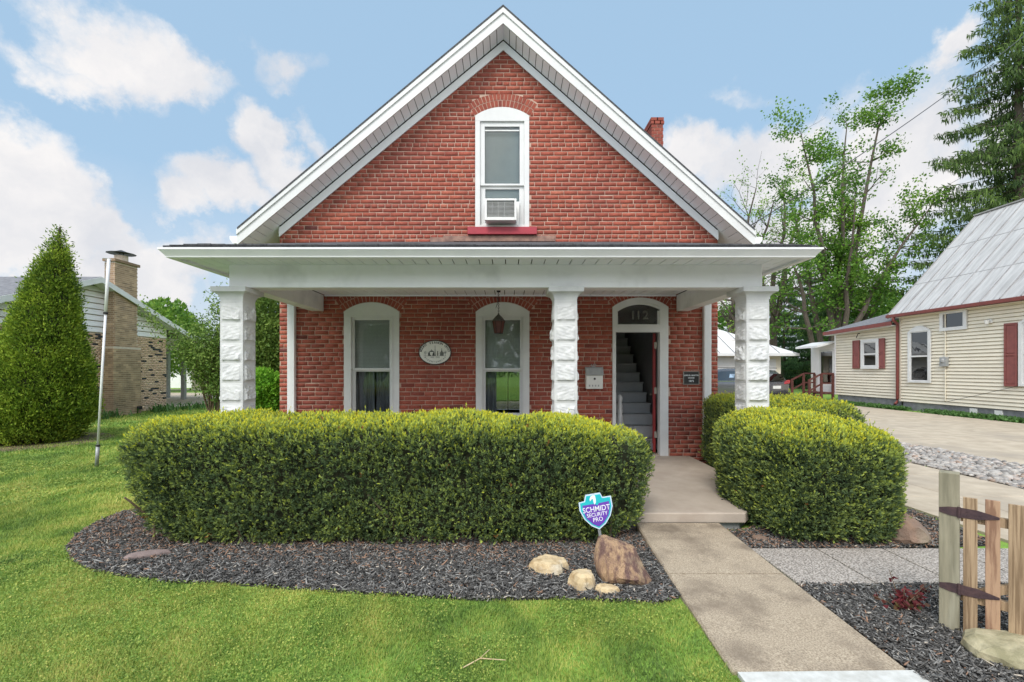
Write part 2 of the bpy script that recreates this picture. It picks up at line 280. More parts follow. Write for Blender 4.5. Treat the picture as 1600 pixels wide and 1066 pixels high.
class MB:
    def __init__(s): s.v = []; s.f = []; s.t = []; s.m = None; s.sm = False
    def add(s, vs, fs, tint=0.5):
        n = len(s.v)
        for p in vs:
            p = Vector(p)
            s.v.append(tuple(s.m @ p) if s.m is not None else tuple(p)); s.t.append(tint)
        s.f += [tuple(i+n for i in f) for f in fs]
    def box(s, x0, x1, y0, y1, z0, z1, tint=.5):
        s.add([(x0,y0,z0),(x1,y0,z0),(x1,y1,z0),(x0,y1,z0),(x0,y0,z1),(x1,y0,z1),(x1,y1,z1),(x0,y1,z1)],
              [(0,3,2,1),(4,5,6,7),(0,1,5,4),(1,2,6,5),(2,3,7,6),(3,0,4,7)], tint); return s
    def prism(s, pts, axis, a, b, tint=.5):
        """pts: 2d outline (in the plane normal to axis); extruded from a to b"""
        n = len(pts)
        def mk(p, t): return {'x': (t,p[0],p[1]), 'y': (p[0],t,p[1]), 'z': (p[0],p[1],t)}[axis]
        vs = [mk(p,a) for p in pts]+[mk(p,b) for p in pts]
        fs = [tuple(range(n)), tuple(range(2*n-1, n-1, -1))]+[(i,(i+n),(i+1)%n+n,(i+1)%n) for i in range(n)]
        s.add(vs, fs, tint); return s
    def quad(s, *pts, tint=.5): s.add(pts, [tuple(range(len(pts)))], tint); return s
    def slab(s, pts, off):
        """planar polygon given thickness along vector off"""
        n = len(pts); off = Vector(off); pts = [Vector(p) for p in pts]
        s.add(pts+[p+off for p in pts], [tuple(range(n)), tuple(range(2*n-1,n-1,-1))]+[(i,(i+1)%n,(i+1)%n+n,i+n) for i in range(n)]); return s
    def bar(s, a, b, w, h=None, up=(0,0,1)):
        a = Vector(a); b = Vector(b); d = (b-a).normalized(); u = Vector(up)
        if abs(d.dot(u)) > .98: u = Vector((0,1,0))
        r = d.cross(u).normalized(); u = r.cross(d).normalized(); h = h or w; r *= w/2; u *= h/2
        s.add([a-r-u,a+r-u,a+r+u,a-r+u,b-r-u,b+r-u,b+r+u,b-r+u], [(0,1,2,3),(7,6,5,4),(0,4,5,1),(1,5,6,2),(2,6,7,3),(3,7,4,0)]); return s
    def tube(s, pts, rad, n=8, cap=True, tint=.5):
        pts = [Vector(p) for p in pts]; m = len(pts)
        if not hasattr(rad, '__len__'): rad = [rad]*m
        vs = []
        for i, p in enumerate(pts):
            d = (pts[min(i+1,m-1)]-pts[max(i-1,0)]).normalized()
            ref = Vector((0,0,1)) if abs(d.z) < .95 else Vector((1,0,0))
            a = d.cross(ref).normalized(); b = d.cross(a)
            for k in range(n): t = 2*math.pi*k/n; vs.append(p+(a*math.cos(t)+b*math.sin(t))*rad[i])
        fs = [(i*n+k, i*n+(k+1)%n, (i+1)*n+(k+1)%n, (i+1)*n+k) for i in range(m-1) for k in range(n)]
        if cap: fs += [tuple(range(n-1,-1,-1)), tuple(range((m-1)*n, m*n))]
        s.add(vs, fs, tint); return s
    def lathe(s, c, prof, n=20):
        vs = []
        for (r, z) in prof:
            for k in range(n): t = 2*math.pi*k/n; vs.append((c[0]+r*math.cos(t), c[1]+r*math.sin(t), c[2]+z))
        m = len(prof); fs = [(i*n+k, i*n+(k+1)%n, (i+1)*n+(k+1)%n, (i+1)*n+k) for i in range(m-1) for k in range(n)]
        fs += [tuple(range(n-1,-1,-1)), tuple(range((m-1)*n, m*n))]
        s.add(vs, fs); return s
    def build(s, name, mat, parent=None, loc=None, local=False, bevel=0, smooth=False, tint=False):
        me = bpy.data.meshes.new(name); me.from_pydata(s.v, [], s.f)
        if tint: a = me.attributes.new('tint', 'FLOAT', 'POINT'); a.data.foreach_set('value', np.array(s.t, dtype=np.float32))
        me.update()
        if smooth: me.polygons.foreach_set('use_smooth', np.ones(len(me.polygons), dtype=bool))
        o = link(me, name, mat, parent, loc, local)
        if bevel:
            b = o.modifiers.new('bevel', 'BEVEL'); b.width = bevel; b.segments = 2; b.limit_method = 'ANGLE'; b.angle_limit = R(40)
        return o
# smooth pseudo noise on arrays of points
_w = [(rng.normal(size=3), rng.uniform(0, 6.28)) for _ in range(18)]
def snoise(Pn, freq):
    Pn = np.asarray(Pn); v = np.zeros(len(Pn))
    for i, (k, ph) in enumerate(_w):
        k = k/np.linalg.norm(k)*freq*(.6+.1*i); v += np.sin(Pn @ k + ph + 1.7*np.sin(Pn @ np.roll(k,1)*.7+ph*2))
    return v/6.0
def unit(a): return a/np.maximum(np.linalg.norm(a, axis=1, keepdims=True), 1e-9)
def leaves(name, Pc, D, Lg, Wd, tint, mat, parent=None, loc=None, fold=.0, side=None):
    """one rhombic leaf per row: Pc base point, D unit direction, Lg length, Wd width"""
    n = len(Pc); D = unit(D)
    rv = rng.normal(size=(n,3)) if side is None else side
    S = unit(np.cross(D, rv)); Nn = np.cross(D, S)
    Lg = np.broadcast_to(Lg, (n,))[:,None]; Wd = np.broadcast_to(Wd, (n,))[:,None]
    V = np.empty((n,4,3)); V[:,0] = Pc; V[:,1] = Pc+D*Lg*.45+S*Wd*.5+Nn*Wd*.12; V[:,2] = Pc+D*Lg; V[:,3] = Pc+D*Lg*.45-S*Wd*.5+Nn*Wd*.12
    me = npmesh(name, V.reshape(-1,3), np.arange(n*4).reshape(n,4), np.repeat(tint, 4))
    return link(me, name, mat, parent, loc)
def boxes(C, Xa, Ya, Za, tint, name):
    """many oriented boxes: centres, half-axis vectors"""
    n = len(C); sg = np.array([(-1,-1,-1),(1,-1,-1),(1,1,-1),(-1,1,-1),(-1,-1,1),(1,-1,1),(1,1,1),(-1,1,1)])
    V = C[:,None,:]+sg[None,:,0:1]*Xa[:,None,:]+sg[None,:,1:2]*Ya[:,None,:]+sg[None,:,2:3]*Za[:,None,:]
    Fb = np.array([(0,3,2,1),(4,5,6,7),(0,1,5,4),(1,2,6,5),(2,3,7,6),(3,0,4,7)])
    Fc = (np.arange(n)[:,None,None]*8+Fb[None]).reshape(-1,4)
    return npmesh(name, V.reshape(-1,3), Fc, np.repeat(tint, 8))
def text_mesh(body, size, mat, name, parent, mtx, depth=.002, bold=0.0, align='CENTER', local=False):
    cu = bpy.data.curves.new('lettering', 'FONT'); cu.body = body; cu.size = size; cu.extrude = depth; cu.offset = bold*size; cu.align_x = align; cu.resolution_u = 3
    ob = bpy.data.objects.new('lettering', cu); COL.objects.link(ob)
    dg = bpy.context.evaluated_depsgraph_get(); me = bpy.data.meshes.new_from_object(ob.evaluated_get(dg))
    bpy.data.objects.remove(ob); me.transform(mtx)
    return me
def join_meshes(ms, name):
    V = []; Fs = []
    for me in ms:
        n = len(V); V += [tuple(v.co) for v in me.vertices]; Fs += [tuple(i+n for i in p.vertices) for p in me.polygons]; bpy.data.meshes.remove(me)
    me = bpy.data.meshes.new(name); me.from_pydata(V, [], Fs); me.update(); return me

def sheet(name, pts, z, mat, drop=None):
    """flat ground piece; a real slab when drop is given"""
    mb = MB(); pts = [(p[0],p[1]) for p in pts]
    if drop: mb.prism(pts, 'z', z-drop, z)
    else: mb.quad(*[(x,y,z) for x, y in pts])
    return tag(mb.build(name, mat), kind='structure')

# ------------------------------------------------------------------ the ground
g = MB(); g.quad((-900,-300,0),(900,-300,0),(900,1500,0),(-900,1500,0)); tag(g.build('lawn', M['lawn']), kind='structure')
bedL = [G(*p) for p in [(1000,838),(1030,880),(1062,936),(1030,946),(960,942),(860,938),(760,941),(640,934),(560,930),(470,924),(400,918),(330,914),(260,912),(190,902),(140,893),(112,878),(104,858),(118,840),(150,820),(185,804),(225,797)]]
bedL += [Vector((-3.9,5.6,0)), Vector((-3.9,7.7,0)), Vector((1.2,7.7,0)), Vector((1.31,4.6,0))]
sheet('mulch_bed', bedL, .006, M['soil'])
bedR = [Vector((2.17,4.62,0)),Vector((2.17,4.13,0)),Vector((3.42,4.13,0)),Vector((4.6,4.25,0)),Vector((4.75,6.0,0)),Vector((4.75,8.2,0)),Vector((3.1,8.2,0)),Vector((3.1,5.1,0)),Vector((2.45,4.62,0))]
sheet('mulch_bed_beside_path', bedR, .006, M['soil'])
bedF = [Vector((2.18,3.44,0)),Vector((2.18,1.2,0)),Vector((4.6,1.2,0)),Vector((4.6,3.44,0))]
sheet('mulch_bed_by_gate', bedF, .006, M['soil'])
# porch step and porch floor are part of the house; front walk
def slope_slab(name, x0a, x0b, x1a, x1b, ya, yb, za, zb, mat, jit=.0):
    mb = MB(); n = 10; vs = []; 
    for i in range(n+1):
        t = i/n; y = ya+(yb-ya)*t; z = za+(zb-za)*t; a = x0a+(x0b-x0a)*t; b = x1a+(x1b-x1a)*t
        vs += [(a,y,-.1),(a,y,z-.012),(a+.012,y,z),(b-.012,y,z),(b,y,z-.012),(b,y,-.1)]
    fs = []
    for i in range(n):
        for k in range(5): fs.append((i*6+k,i*6+k+1,(i+1)*6+k+1,(i+1)*6+k))
    fs += [(5,4,3,2,1,0), tuple(n*6+k for k in range(6))]
    mb.add(vs, fs); return mb
w = slope_slab('w', 1.215,1.262,2.18,2.17, 2.45,3.555,.02,.05, M['walk'])
w2 = slope_slab('w', 1.262,1.31,2.17,2.165, 3.567,4.62,.05,.088, M['walk']); w.v += w2.v; n0 = len(w.t); w.f += [tuple(i+n0 for i in f) for f in w2.f]; w.t += w2.t
tag(w.build('front_walk', M['walk']), kind='structure')
k = MB(); k.prism([(1.235,2.435),(2.19,2.45),(2.19,1.9),(1.235,1.9)], 'z', -.1, .03); tag(k.build('painted_kerb', M['kerb']), kind='structure')
sheet('street', [(-300,-9),(300,-9),(300,1.9),(-300,1.9)], .012, pmat('asphalt', (.30,.30,.30), (.24,.24,.24), 30, rough=.9, bump=.3))
sheet('back_patio', [(-1.6,16.25),(2.0,16.25),(2.0,23),(-1.6,23)], .03, M['drive'])
sheet('far_sidewalk', [(-300,-12),(300,-12),(300,-9.6),(-300,-9.6)], .012, M['drive'])
# aggregate pads across the bed, pale concrete pads, gravel strip, driveway
pads = MB()
xs = [2.2,2.8,3.4,4.0,4.72]
for a, b in zip(xs[:-1], xs[1:]): pads.prism([(a+.008,3.45),(b-.008,3.45),(b-.008,4.12),(a+.008,4.12)], 'z', -.05, .03)
for a, b in zip(xs[2:-1], xs[3:]): pads.prism([(a+.3,2.2),(b+.29,2.2),(b+.29,2.8),(a+.3,2.8)], 'z', -.05, .02)
tag(pads.build('aggregate_path', M['agg'], bevel=.006), kind='structure')
pads = MB()
for (a, b) in ((4.75,5.69),(5.7,6.98)):
    y = 1.0
    while y < 22: 
        y2 = y+1.2
        pads.prism([(a,y+.006),(b,y+.006),(b,y2-.006),(a,y2-.006)], 'z', -.05, .03)
        y = y2
tag(pads.build('concrete_path', M['drive'], bevel=.006), kind='structure')
sheet('gravel_strip', [(6.98,0),(8.68,0),(8.68,22.5),(6.98,22.5)], .010, M['gravelbed'])
dr = MB()
y = -2
while y < 19: dr.prism([(8.7,y+.006),(12.1,y+.006),(12.1,y+4.19),(8.7,y+4.19)], 'z', -.06, .035); dr.prism([(12.112,y+.006),(15.35,y+.006),(15.35,y+4.19),(12.112,y+4.19)], 'z', -.06, .035); y += 4.2
dr.prism([(7.1,19.01),(15.35,19.01),(15.35,24.9),(7.1,24.9)], 'z', -.06, .034)
tag(dr.build('driveway', M['drive'], bevel=.006), kind='structure')
# far drive and pavement seen under the carport
sheet('far_drive', [(-40,24),(-17.2,24.5),(-16,31),(-40,33)], .02, M['drive'])
sheet('far_pavement', [(-45,35.5),(-22,35.5),(-22,36.7),(-45,36.7)], .02, M['drive'])

# ------------------------------------------------------------------ the brick house
YW = 7.73; XL, XR = -3.86, 3.58; X0 = -.06
SL, SR = .833, .885
ZAP = 7.226                      # soffit plane at the apex
def zline(x, zap): return zap-(SL*(X0-x) if x < X0 else SR*(x-X0))
house = thing('brick_house', (0, YW, 0), 'red brick gabled house with white columned front porch and open red door', 'house')
CR = .0742; MT = .0108
# openings: centre x, half width, bottom z, spring z, rise
OPEN = {'lowleft': (P(580.7,0,YW).x, .473, .80, 2.628, .163), 'lowmid': (P(785.3,0,YW).x, .458, .80, 2.628, .163),
        'upper': (P(784.7,0,YW).x, .462, 4.052, 5.955, .148), 'door': (P(1000.5,0,YW).x, .477, .15, 2.708, .160)}
RING = .235
def arc(o):
    cx, w, zb, zs, h = o; Rr = (w*w+h*h)/(2*h); return cx, zs+h-Rr, Rr, math.asin(w/Rr)
def cutspan(o, z):
    cx, w, zb, zs, h = o
    if z < zb-.03 : return None
    if z <= zs: return (cx-w, cx+w)
    _, cz, Rr, th = arc(o); dz = z-cz
    if dz >= Rr+RING: return None
    e = min(math.sqrt((Rr+RING)**2-dz*dz), dz*math.tan(th)); return (cx-e, cx+e)
bc, bx, bz, bt, by = [], [], [], [], []
mort = MB()
nrow = int((ZAP-.17)/CR)+1
for r in range(nrow):
    z0 = r*CR+.005; zm = z0+CR/2
    xl, xr = XL, XR
    top = zm-(ZAP-.10)
    if zline(XL, ZAP-.10) < zm: xl = X0+(zm-(ZAP-.10))/SL
    if zline(XR, ZAP-.10) < zm: xr = X0-(zm-(ZAP-.10))/SR
    if xr-xl < .08: continue
    spans = [(xl, xr)]
    for o in OPEN.values():
        c = cutspan(o, zm)
        if not c: continue
        ns = []
        for a, b in spans:
            if c[1] <= a or c[0] >= b: ns.append((a,b)); continue
            if c[0]-a > .01: ns.append((a,c[0]))
            if b-c[1] > .01: ns.append((c[1],b))
        spans = ns
    header = (r % 7 == 3)
    bl = .118 if header else .232
    ph = (0 if r % 2 == 0 else .5)*bl+rng.uniform(-.02,.02)+(.06 if r % 7 > 3 else 0)
    for a, b in spans:
        mort.box(a-.0 if a == xl else a-.03, b if b == xr else b+.03, YW+.0015, YW+.2, z0, z0+CR)
        x = math.floor((a-ph)/bl)*bl+ph
        while x < b:
            L_ = bl
            p, q = max(x, a), min(x+L_-MT+rng.uniform(-.003,.003), b); x += L_
            if q-p < .03: continue
            cz_ = z0+CR/2+rng.uniform(-.0015,.0015); hh = (CR-MT)/2*rng.uniform(.93,1.03)
            if rng.random() < .02 : hh *= .85
            bc.append(((p+q)/2, YW+.02, cz_)); bx.append((q-p)/2); bz.append(hh); by.append(.0215+rng.uniform(-.0012,.0014))
            u = rng.random(); bt.append(rng.uniform(0,.12) if u < .015 else np.clip(rng.normal(.58,.19), .12, 1))
bc = np.array(bc); n = len(bc)
til = rng.normal(0,.006,n)
Xa = np.stack([np.array(bx), 0*til, np.array(bx)*til], 1); Ya = np.stack([0*til, np.array(by), 0*til], 1); Za = np.stack([-np.array(bz)*til, 0*til, np.array(bz)], 1)
me = boxes(bc, Xa, Ya, Za, np.array(bt), 'wall')
wall = link(me, 'wall', M['brick'], house)
mort.build('mortar', M['mortar'], wall)
# arches
for key, o in OPEN.items():
    ring = MB(); rm = MB()
    cx, cz, Rr, th = arc(o)
    if key == 'door': pass
    nb = 14 if key != 'door' else 15
    rm_pts = []
    for i in range(25):
        t = -th+2*th*i/24; rm_pts.append((cx+(Rr-.01)*math.sin(t), cz+(Rr-.01)*math.cos(t)))
    for i in range(25):
        t = th-2*th*i/24; rm_pts.append((cx+(Rr+RING+.02)*math.sin(t), cz+(Rr+RING+.02)*math.cos(t)))
    for i in range(24):
        a, b = rm_pts[i], rm_pts[i+1]; c, d_ = rm_pts[49-i-1], rm_pts[49-i]
        rm.prism([a,b,c,d_], 'y', YW-.0005, YW+.05)
    for row in (0,1):
        r0 = Rr+row*RING/2+.004; r1 = r0+RING/2-.012; off = row*.5
        nbr = int(2*th*(r0+.05)/.062)
        for i in range(nbr):
            t0 = -th+2*th*(i+.10)/nbr; t1 = -th+2*th*(i+.90)/nbr; j = rng.uniform(-.003,.003)
            ring.prism([(cx+(r0+j)*math.sin(t0), cz+(r0+j)*math.cos(t0)),(cx+(r0+j)*math.sin(t1), cz+(r0+j)*math.cos(t1)),(cx+(r1+j)*math.sin(t1), cz+(r1+j)*math.cos(t1)),(cx+(r1+j)*math.sin(t0), cz+(r1+j)*math.cos(t0))],
                       'y', YW-.005+rng.uniform(-.002,.001), YW+.03, tint=float(np.clip(rng.normal(.5,.18),.05,1)))
    ring.build('brick_arch', M['brick'], wall, tint=True)
    rm.build('arch_mortar', M['mortar'], wall)
# side and back walls
sw = MB(); ZE = 3.85
sw.box(XL,XL+.2,YW+.202,16,0,ZE-.05); sw.box(XR-.2,XR,YW+.202,16,0,ZE-.15); sw.box(XL,-.5,16,16.2,0,ZE-.2); sw.box(.55,XR,16,16.2,0,ZE-.2); sw.box(-.5,.55,16,16.2,2.15,ZE-.2); sw.box(-.5,.55,16,16.2,0,.14)
M['sidebrick'] = pmat('side_brick', (.30,.07,.05), (.22,.05,.04), 14, rough=.9, bump=.3)
sw.build('side_wall', M['sidebrick'], house)
# corner bricks of the right side seen past the downspout are the wall's own ends

def frame_arch(mb, o, y0, y1, inner_w, inner_top, inner_bot=None):
    """white casing: arched board with a rectangular hole"""
    cx, w, zb, zs, h = o; _, cz, Rr, th = arc(o); zb2 = inner_bot if inner_bot is not None else zb
    w -= .004; Rr -= .004
    mb.prism([(cx-w,zb),(cx-inner_w,zb),(cx-inner_w,inner_top),(cx-w,inner_top)], 'y', y0, y1)
    mb.prism([(cx+inner_w,zb),(cx+w,zb),(cx+w,inner_top),(cx+inner_w,inner_top)], 'y', y0, y1)
    pts = [(cx-w,inner_top),(cx+w,inner_top)]
    for i in range(17):
        t = th-2*th*i/16; pts.append((cx+Rr*math.sin(t), cz+Rr*math.cos(t)))
    mb.prism(pts, 'y', y0, y1)
    if zb2 > zb: mb.prism([(cx-inner_w,zb),(cx+inner_w,zb),(cx+inner_w,zb2),(cx-inner_w,zb2)], 'y', y0, y1)
def rect_frame(mb, x0, x1, z0, z1, t, y0, y1, tb=None):
    tb = tb or t
    mb.box(x0,x0+t,y0,y1,z0,z1); mb.box(x1-t,x1,y0,y1,z0,z1); mb.box(x0+t,x1-t,y0,y1,z1-t,z1); mb.box(x0+t,x1-t,y0,y1,z0,z0+tb)
def house_window(key, top_in, meet, label, blind_to, upper=False):
    o = OPEN[key]; cx, w, zb, zs, h = o; iw = .352 if not upper else .375
    c = MB(); frame_arch(c, o, YW-.012, YW+.10, iw, top_in, zb+.05)
    if not upper:
        rect_frame(c, cx-iw-.012, cx+iw+.012, zb+.05, top_in+.012, .02, YW-.024, YW-.0125)
    win = c.build('window', M['white'], house, bevel=.004); tag(win, label)
    s = MB(); g1, g2 = cx-.293, cx+.293
    rect_frame(s, cx-iw, cx+iw, meet-.02, top_in, iw-.293-.004, YW+.02, YW+.055, .03)      # upper sash in front
    if upper: s.box(cx-.293, cx+.293, YW+.015, YW+.05, 5.72-.02, 5.72+.005)
    s.build('upper_sash', M['white'], win, bevel=.003)
    s = MB(); rect_frame(s, cx-iw+.002, cx+iw-.002, zb+.05, meet+.012, iw-.293, YW+.058, YW+.09, .05)
    s.build('lower_sash', M['white'], win, bevel=.003)
    p = MB(); p.box(g1,g2,YW+.034,YW+.038,meet,top_in-.04); p.build('pane', M['glass'], win)
    p = MB(); p.box(g1,g2,YW+.072,YW+.076,zb+.1,meet-.01); p.build('pane', M['glass'], win)
    b = MB(); z = blind_to
    while z < top_in: b.quad((g1-.03,YW+.13,z),(g2+.03,YW+.13,z),(g2+.03,YW+.112,z+.021),(g1-.03,YW+.112,z+.021)); z += .0235
    b.box(g1-.03,g2+.03,YW+.108,YW+.135,blind_to-.03,blind_to-.005)
    b.build('blind', M['blind'], win)
    # dark surround between casing and room
    return win
wl = house_window('lowleft', 2.54, 1.655, 'arched white window left of the porch', 1.68)
wm = house_window('lowmid', 2.54, 1.655, 'arched white window behind the hanging lantern', 1.66)
wu = house_window('upper', 5.86, 4.80, 'arched white gable window with an air conditioner', 4.52, True)  # blind reaches below the meeting rail to imitate a grey reflection there
cu = MB()
for (a, b) in ((-2.62,-2.30),(-2.27,-1.98)):
    n_ = 14
    for i in range(n_):
        x = a+(b-a)*i/n_; x2 = a+(b-a)*(i+1)/n_; y = YW+.19+.02*math.sin(i*1.6); y2 = YW+.19+.02*math.sin((i+1)*1.6)
        cu.quad((x,y,.75),(x2,y2,.75),(x2,y2,2.5),(x,y,2.5))
cu.build('curtain', M['curtain'], wl)
cu = MB()
for i in range(8):
    x = -.42+.24*i/8; x2 = -.42+.24*(i+1)/8; y = YW+.17+.02*math.sin(i*1.6); y2 = YW+.17+.02*math.sin((i+1)*1.6); cu.quad((x,y,.75),(x2,y2,.75),(x2,y2,2.4),(x,y,2.4))
cu.build('curtain', M['curtain'], wm)
sh_ = MB(); cxu = OPEN['upper'][0]; sh_.box(cxu-.375,cxu+.375,YW+.012,YW+.098,5.862,5.93); sh_.build('head_trim', M['soffit'], wu)
si = MB(); si.box(P(731,0,YW).x, P(838.5,0,YW).x, YW-.07, YW+.12, 3.925, 4.05); si.build('window_sill', M['redsill'], wu, bevel=.006)
for key, wn in (('lowleft',wl),('lowmid',wm)):
    o = OPEN[key]; s = MB(); s.box(o[0]-.52,o[0]+.52,YW-.06,YW+.11,.71,.797); s.build('window_sill', M['redsill'], wn, bevel=.006)
fl = MB(); fl.box(-1.08,.82,YW-.02,YW+.003,3.82,3.915); fl.box(-1.3,-.9,YW-.016,YW+.002,3.80,3.885); fl.build('flashing', M['rust'], house)

# door casing, transom, open door
o = OPEN['door']; dx, dw, dzb, dzs, dh = o
dl, drr = P(962.3,0,YW).x, P(1031,0,YW).x; ZD = 2.28; SLB = .18
c = MB()
_, cz, Rr, th = arc(o)
c.box(dx-dw+.004, dl, YW-.012, YW+.12, SLB, dzs-.004); c.box(drr, dx+dw-.004, YW-.012, YW+.12, SLB, dzs-.004)
c.box(dl, drr, YW-.010, YW+.12, ZD, 2.385)
def arcband(mb, cx, cz, r0, r1, th, y0, y1, n=20, zmin=None):
    for i in range(n):
        t0 = -th+2*th*i/n; t1 = -th+2*th*(i+1)/n
        mb.prism([(cx+r0*math.sin(t0),cz+r0*math.cos(t0)),(cx+r0*math.sin(t1),cz+r0*math.cos(t1)),(cx+r1*math.sin(t1),cz+r1*math.cos(t1)),(cx+r1*math.sin(t0),cz+r1*math.cos(t0))], 'y', y0, y1)
arcband(c, dx, cz, Rr-.078, Rr-.004, th, YW-.0145, YW+.118)
dframe = c.build('door_frame', M['white'], house)
rt = Rr-.088; th2 = math.asin((dx-dl)/rt); zt2 = cz+rt*math.cos(th2)
c = MB(); c.box(dl,dl+.035,YW+.01,YW+.10,2.385,zt2); c.box(drr-.035,drr,YW+.01,YW+.10,2.385,zt2); c.box(dl,drr,YW-.016,YW+.09,2.386,2.41)
arcband(c, dx, cz, rt-.03, rt+.012, th2, YW+.008, YW+.10)
c.build('transom_frame', M['white'], dframe)
c = MB(); c.prism([(dl+.01,2.40),(drr-.01,2.40)]+[(dx+(rt-.01)*math.sin(th2-2*th2*i/16), cz+(rt-.01)*math.cos(th2-2*th2*i/16)) for i in range(17)],'y',YW+.03,YW+.034); tr = c.build('transom_pane', M['oldglass'], dframe)
M['pale'] = pmat('faded_gilt', (.30,.29,.26), (.22,.21,.19), 30, rough=.7); M['faint'] = pmat('faded_number', (.17,.165,.15), (.10,.10,.09), 30, rough=.7)
for chh, px_ in (('1',989.5),('1',998.5),('2',1009.5)):
    me = text_mesh(chh, .20, None, 'house_number', None, Matrix.Translation((P(px_,0,YW).x, YW+.027, P(0,498.5,YW).z)) @ Matrix.Rotation(R(90),4,'X'), .001, .02)
    link(me, 'house_number', M['faint'], dframe)
c = MB(); c.box(dl,drr,YW+.0,YW+.22,.13,.195); c.build('threshold', M['porch'], dframe)
# leaf swung inwards, hinged on the right
lv = MB(); lv.m = Matrix.Translation((drr-.03, YW+.13, 0)) @ Matrix.Rotation(R(-19),4,'Z')
lv.box(-.045,0,0,.74,SLB+.015,ZD-.01)
for z0, z1 in ((.35,.95),(1.1,2.15)): lv.box(-.054,-.0455,.10,.62,z0,z1)
leaf = lv.build('door', M['reddoor'], house, bevel=.004)
for z in (2.06,1.28,.52):
    c = MB(); c.box(drr-.055,drr-.012,YW+.116,YW+.128,z-.055,z+.055); c.build('hinge', M['brass'], leaf)
c = MB(); c.m = Matrix.Translation((drr-.03, YW+.13, 0)) @ Matrix.Rotation(R(-19),4,'Z') @ Matrix.Translation((-.055,.68,1.18)) @ Matrix.Rotation(R(-90),4,'Y'); c.lathe((0,0,0),[(.0,0),(.016,0),(.018,.03),(.03,.045),(.03,.06),(.0,.07)],12)
c.build('handle', M['brass'], leaf, smooth=True)
c = MB(); c.m = Matrix.Translation((drr-.03, YW+.13, 0)) @ Matrix.Rotation(R(-19),4,'Z'); c.box(-.058,-.0545,.64,.72,1.05,1.32); c.build('lock_plate', M['black'], leaf)
# staircase inside
st = MB(); sx0, sx1 = dl-.10, drr+.25
for i in range(14):
    z = SLB+.2*(i+1); y = YW+.55+.24*i
    st.box(sx0,sx1,y,y+.26,z-.03,z); st.box(sx0+.01,sx1-.01,y+.02,y+.255,z-.2,z-.031)
stair = st.build('staircase', M['tread'], house, bevel=.005)
nw = MB(); nx, ny = P(968.5,0,YW+.5).x, YW+.5
nw.lathe((nx,ny,SLB),[(.055,0),(.055,.62),(.04,.66),(.055,.70),(.035,.76),(.05,.80),(.03,.86),(.045,.92),(.05,.95),(.03,.99),(.0,1.02)],14)
nw.build('newel_post', M['white'], stair, smooth=True)
# interior
it = MB()
it.box(XL+.2,XR-.2,YW+.202,15.9,.10,.15)
it.build('interior_floor', M['interior_floor'], house)
it = MB(); it.box(dl-.14,dl-.10,YW+.26,14,.16,3.4); it.box(drr+.33,drr+.37,YW+.26,14,.16,3.4); it.box(XL+.25,-.32,12.0,12.1,.16,3.4); it.box(.75,XR-.25,12.0,12.1,.16,3.4); it.box(-.32,.75,12.0,12.1,2.2,3.4); it.box(XL+.25,XR-.25,YW+2.2,YW+2.3,3.6,6.2)
it.build('interior_wall', M['interior'], house)
it = MB(); it.box(XL+.21,dl-.145,YW+.21,15.8,3.42,3.5); it.box(drr+.1,XR-.21,YW+.21,15.8,3.42,3.5); it.build('interior_ceiling', M['interior'], house)

bdr = MB(); rect_frame(bdr,-.5,.55,.141,2.149,.09,15.97,16.1); bdr.box(.02,.06,15.98,16.08,.23,2.06); bd_ = bdr.build('back_door', M['white'], house); p = MB(); p.box(-.40,.015,16.03,16.034,.24,2.05); p.box(.065,.455,16.03,16.034,.24,2.05); p.build('pane', M['oldglass'], bd_)  # tinted panes added to dim the bright yard seen through the house
# main roof
YF = 7.33; XE_L, XE_R = -4.35, 4.0
rf = MB()
TV = .20
zt = ZAP+.235
def roof_side(xe, sl, sgn):
    ze = zt-sl*abs(xe-X0)
    rf.slab([(X0,YF-.03,zt+.012),(xe-.02*(-sgn)*-1,YF-.03,ze+.012),(xe,16.4,ze+.012),(X0,16.4,zt+.012)], (0,0,.03))
roof_side(XE_L, SL, -1); roof_side(XE_R, SR, 1)
roof = rf.build('roof', M['shingle'], house)
# rake boards (fascia), drip edge, soffit panels, frieze
fa = MB(); dr_ = MB(); fz = MB(); so_ = MB(); bk = MB()
for xe, sl in ((XE_L, SL), (XE_R, SR)):
    ze = ZAP-sl*abs(xe-X0); 
    fa.slab([(X0,YF,ZAP+.0),(xe,YF,ze),(xe,YF,ze+.165),(X0,YF,ZAP+.165)], (0,.03,0))
    dr_.slab([(X0,YF-.022,ZAP+.160),(xe,YF-.022,ze+.160),(xe,YF-.022,ze+.245),(X0,YF-.022,ZAP+.245)], (0,.05,0))
    xw = XL if xe < 0 else XR; zw = ZAP-sl*abs(xw-X0)
    zl = .17
    fz.slab([(X0,YW-.028,ZAP-.02),(xw,YW-.028,zw-.02),(xw,YW-.028,zw-zl),(X0,YW-.028,ZAP-zl)], (0,.02,0))
    # soffit panels
    Ld = math.hypot(1, sl); tot = abs(xe-X0)*Ld; s0 = 0; sg = -1 if xe < 0 else 1; wd = .145
    while s0 < tot-.02:
        s1 = min(s0+wd-.013, tot-.01); xa = X0+sg*s0/Ld; xb = X0+sg*s1/Ld; za = ZAP-s0*sl/Ld; zb = ZAP-s1*sl/Ld
        so_.slab([(xa,YF+.03,za+.004),(xb,YF+.03,zb+.004),(xb,YW-.03,zb+.004),(xa,YW-.03,za+.004)], (0,0,.012)); s0 += wd
    bk.slab([(X0,YF+.03,ZAP+.03),(xe,YF+.03,ze+.03),(xe,YW-.01,ze+.03),(X0,YW-.01,ZAP+.03)], (0,0,.01))
fa.build('fascia', M['white'], roof); dr_.build('drip_edge', M['white'], roof); fz.build('frieze_board', M['soffit'], roof)
so_.build('soffit', M['soffit'], roof)
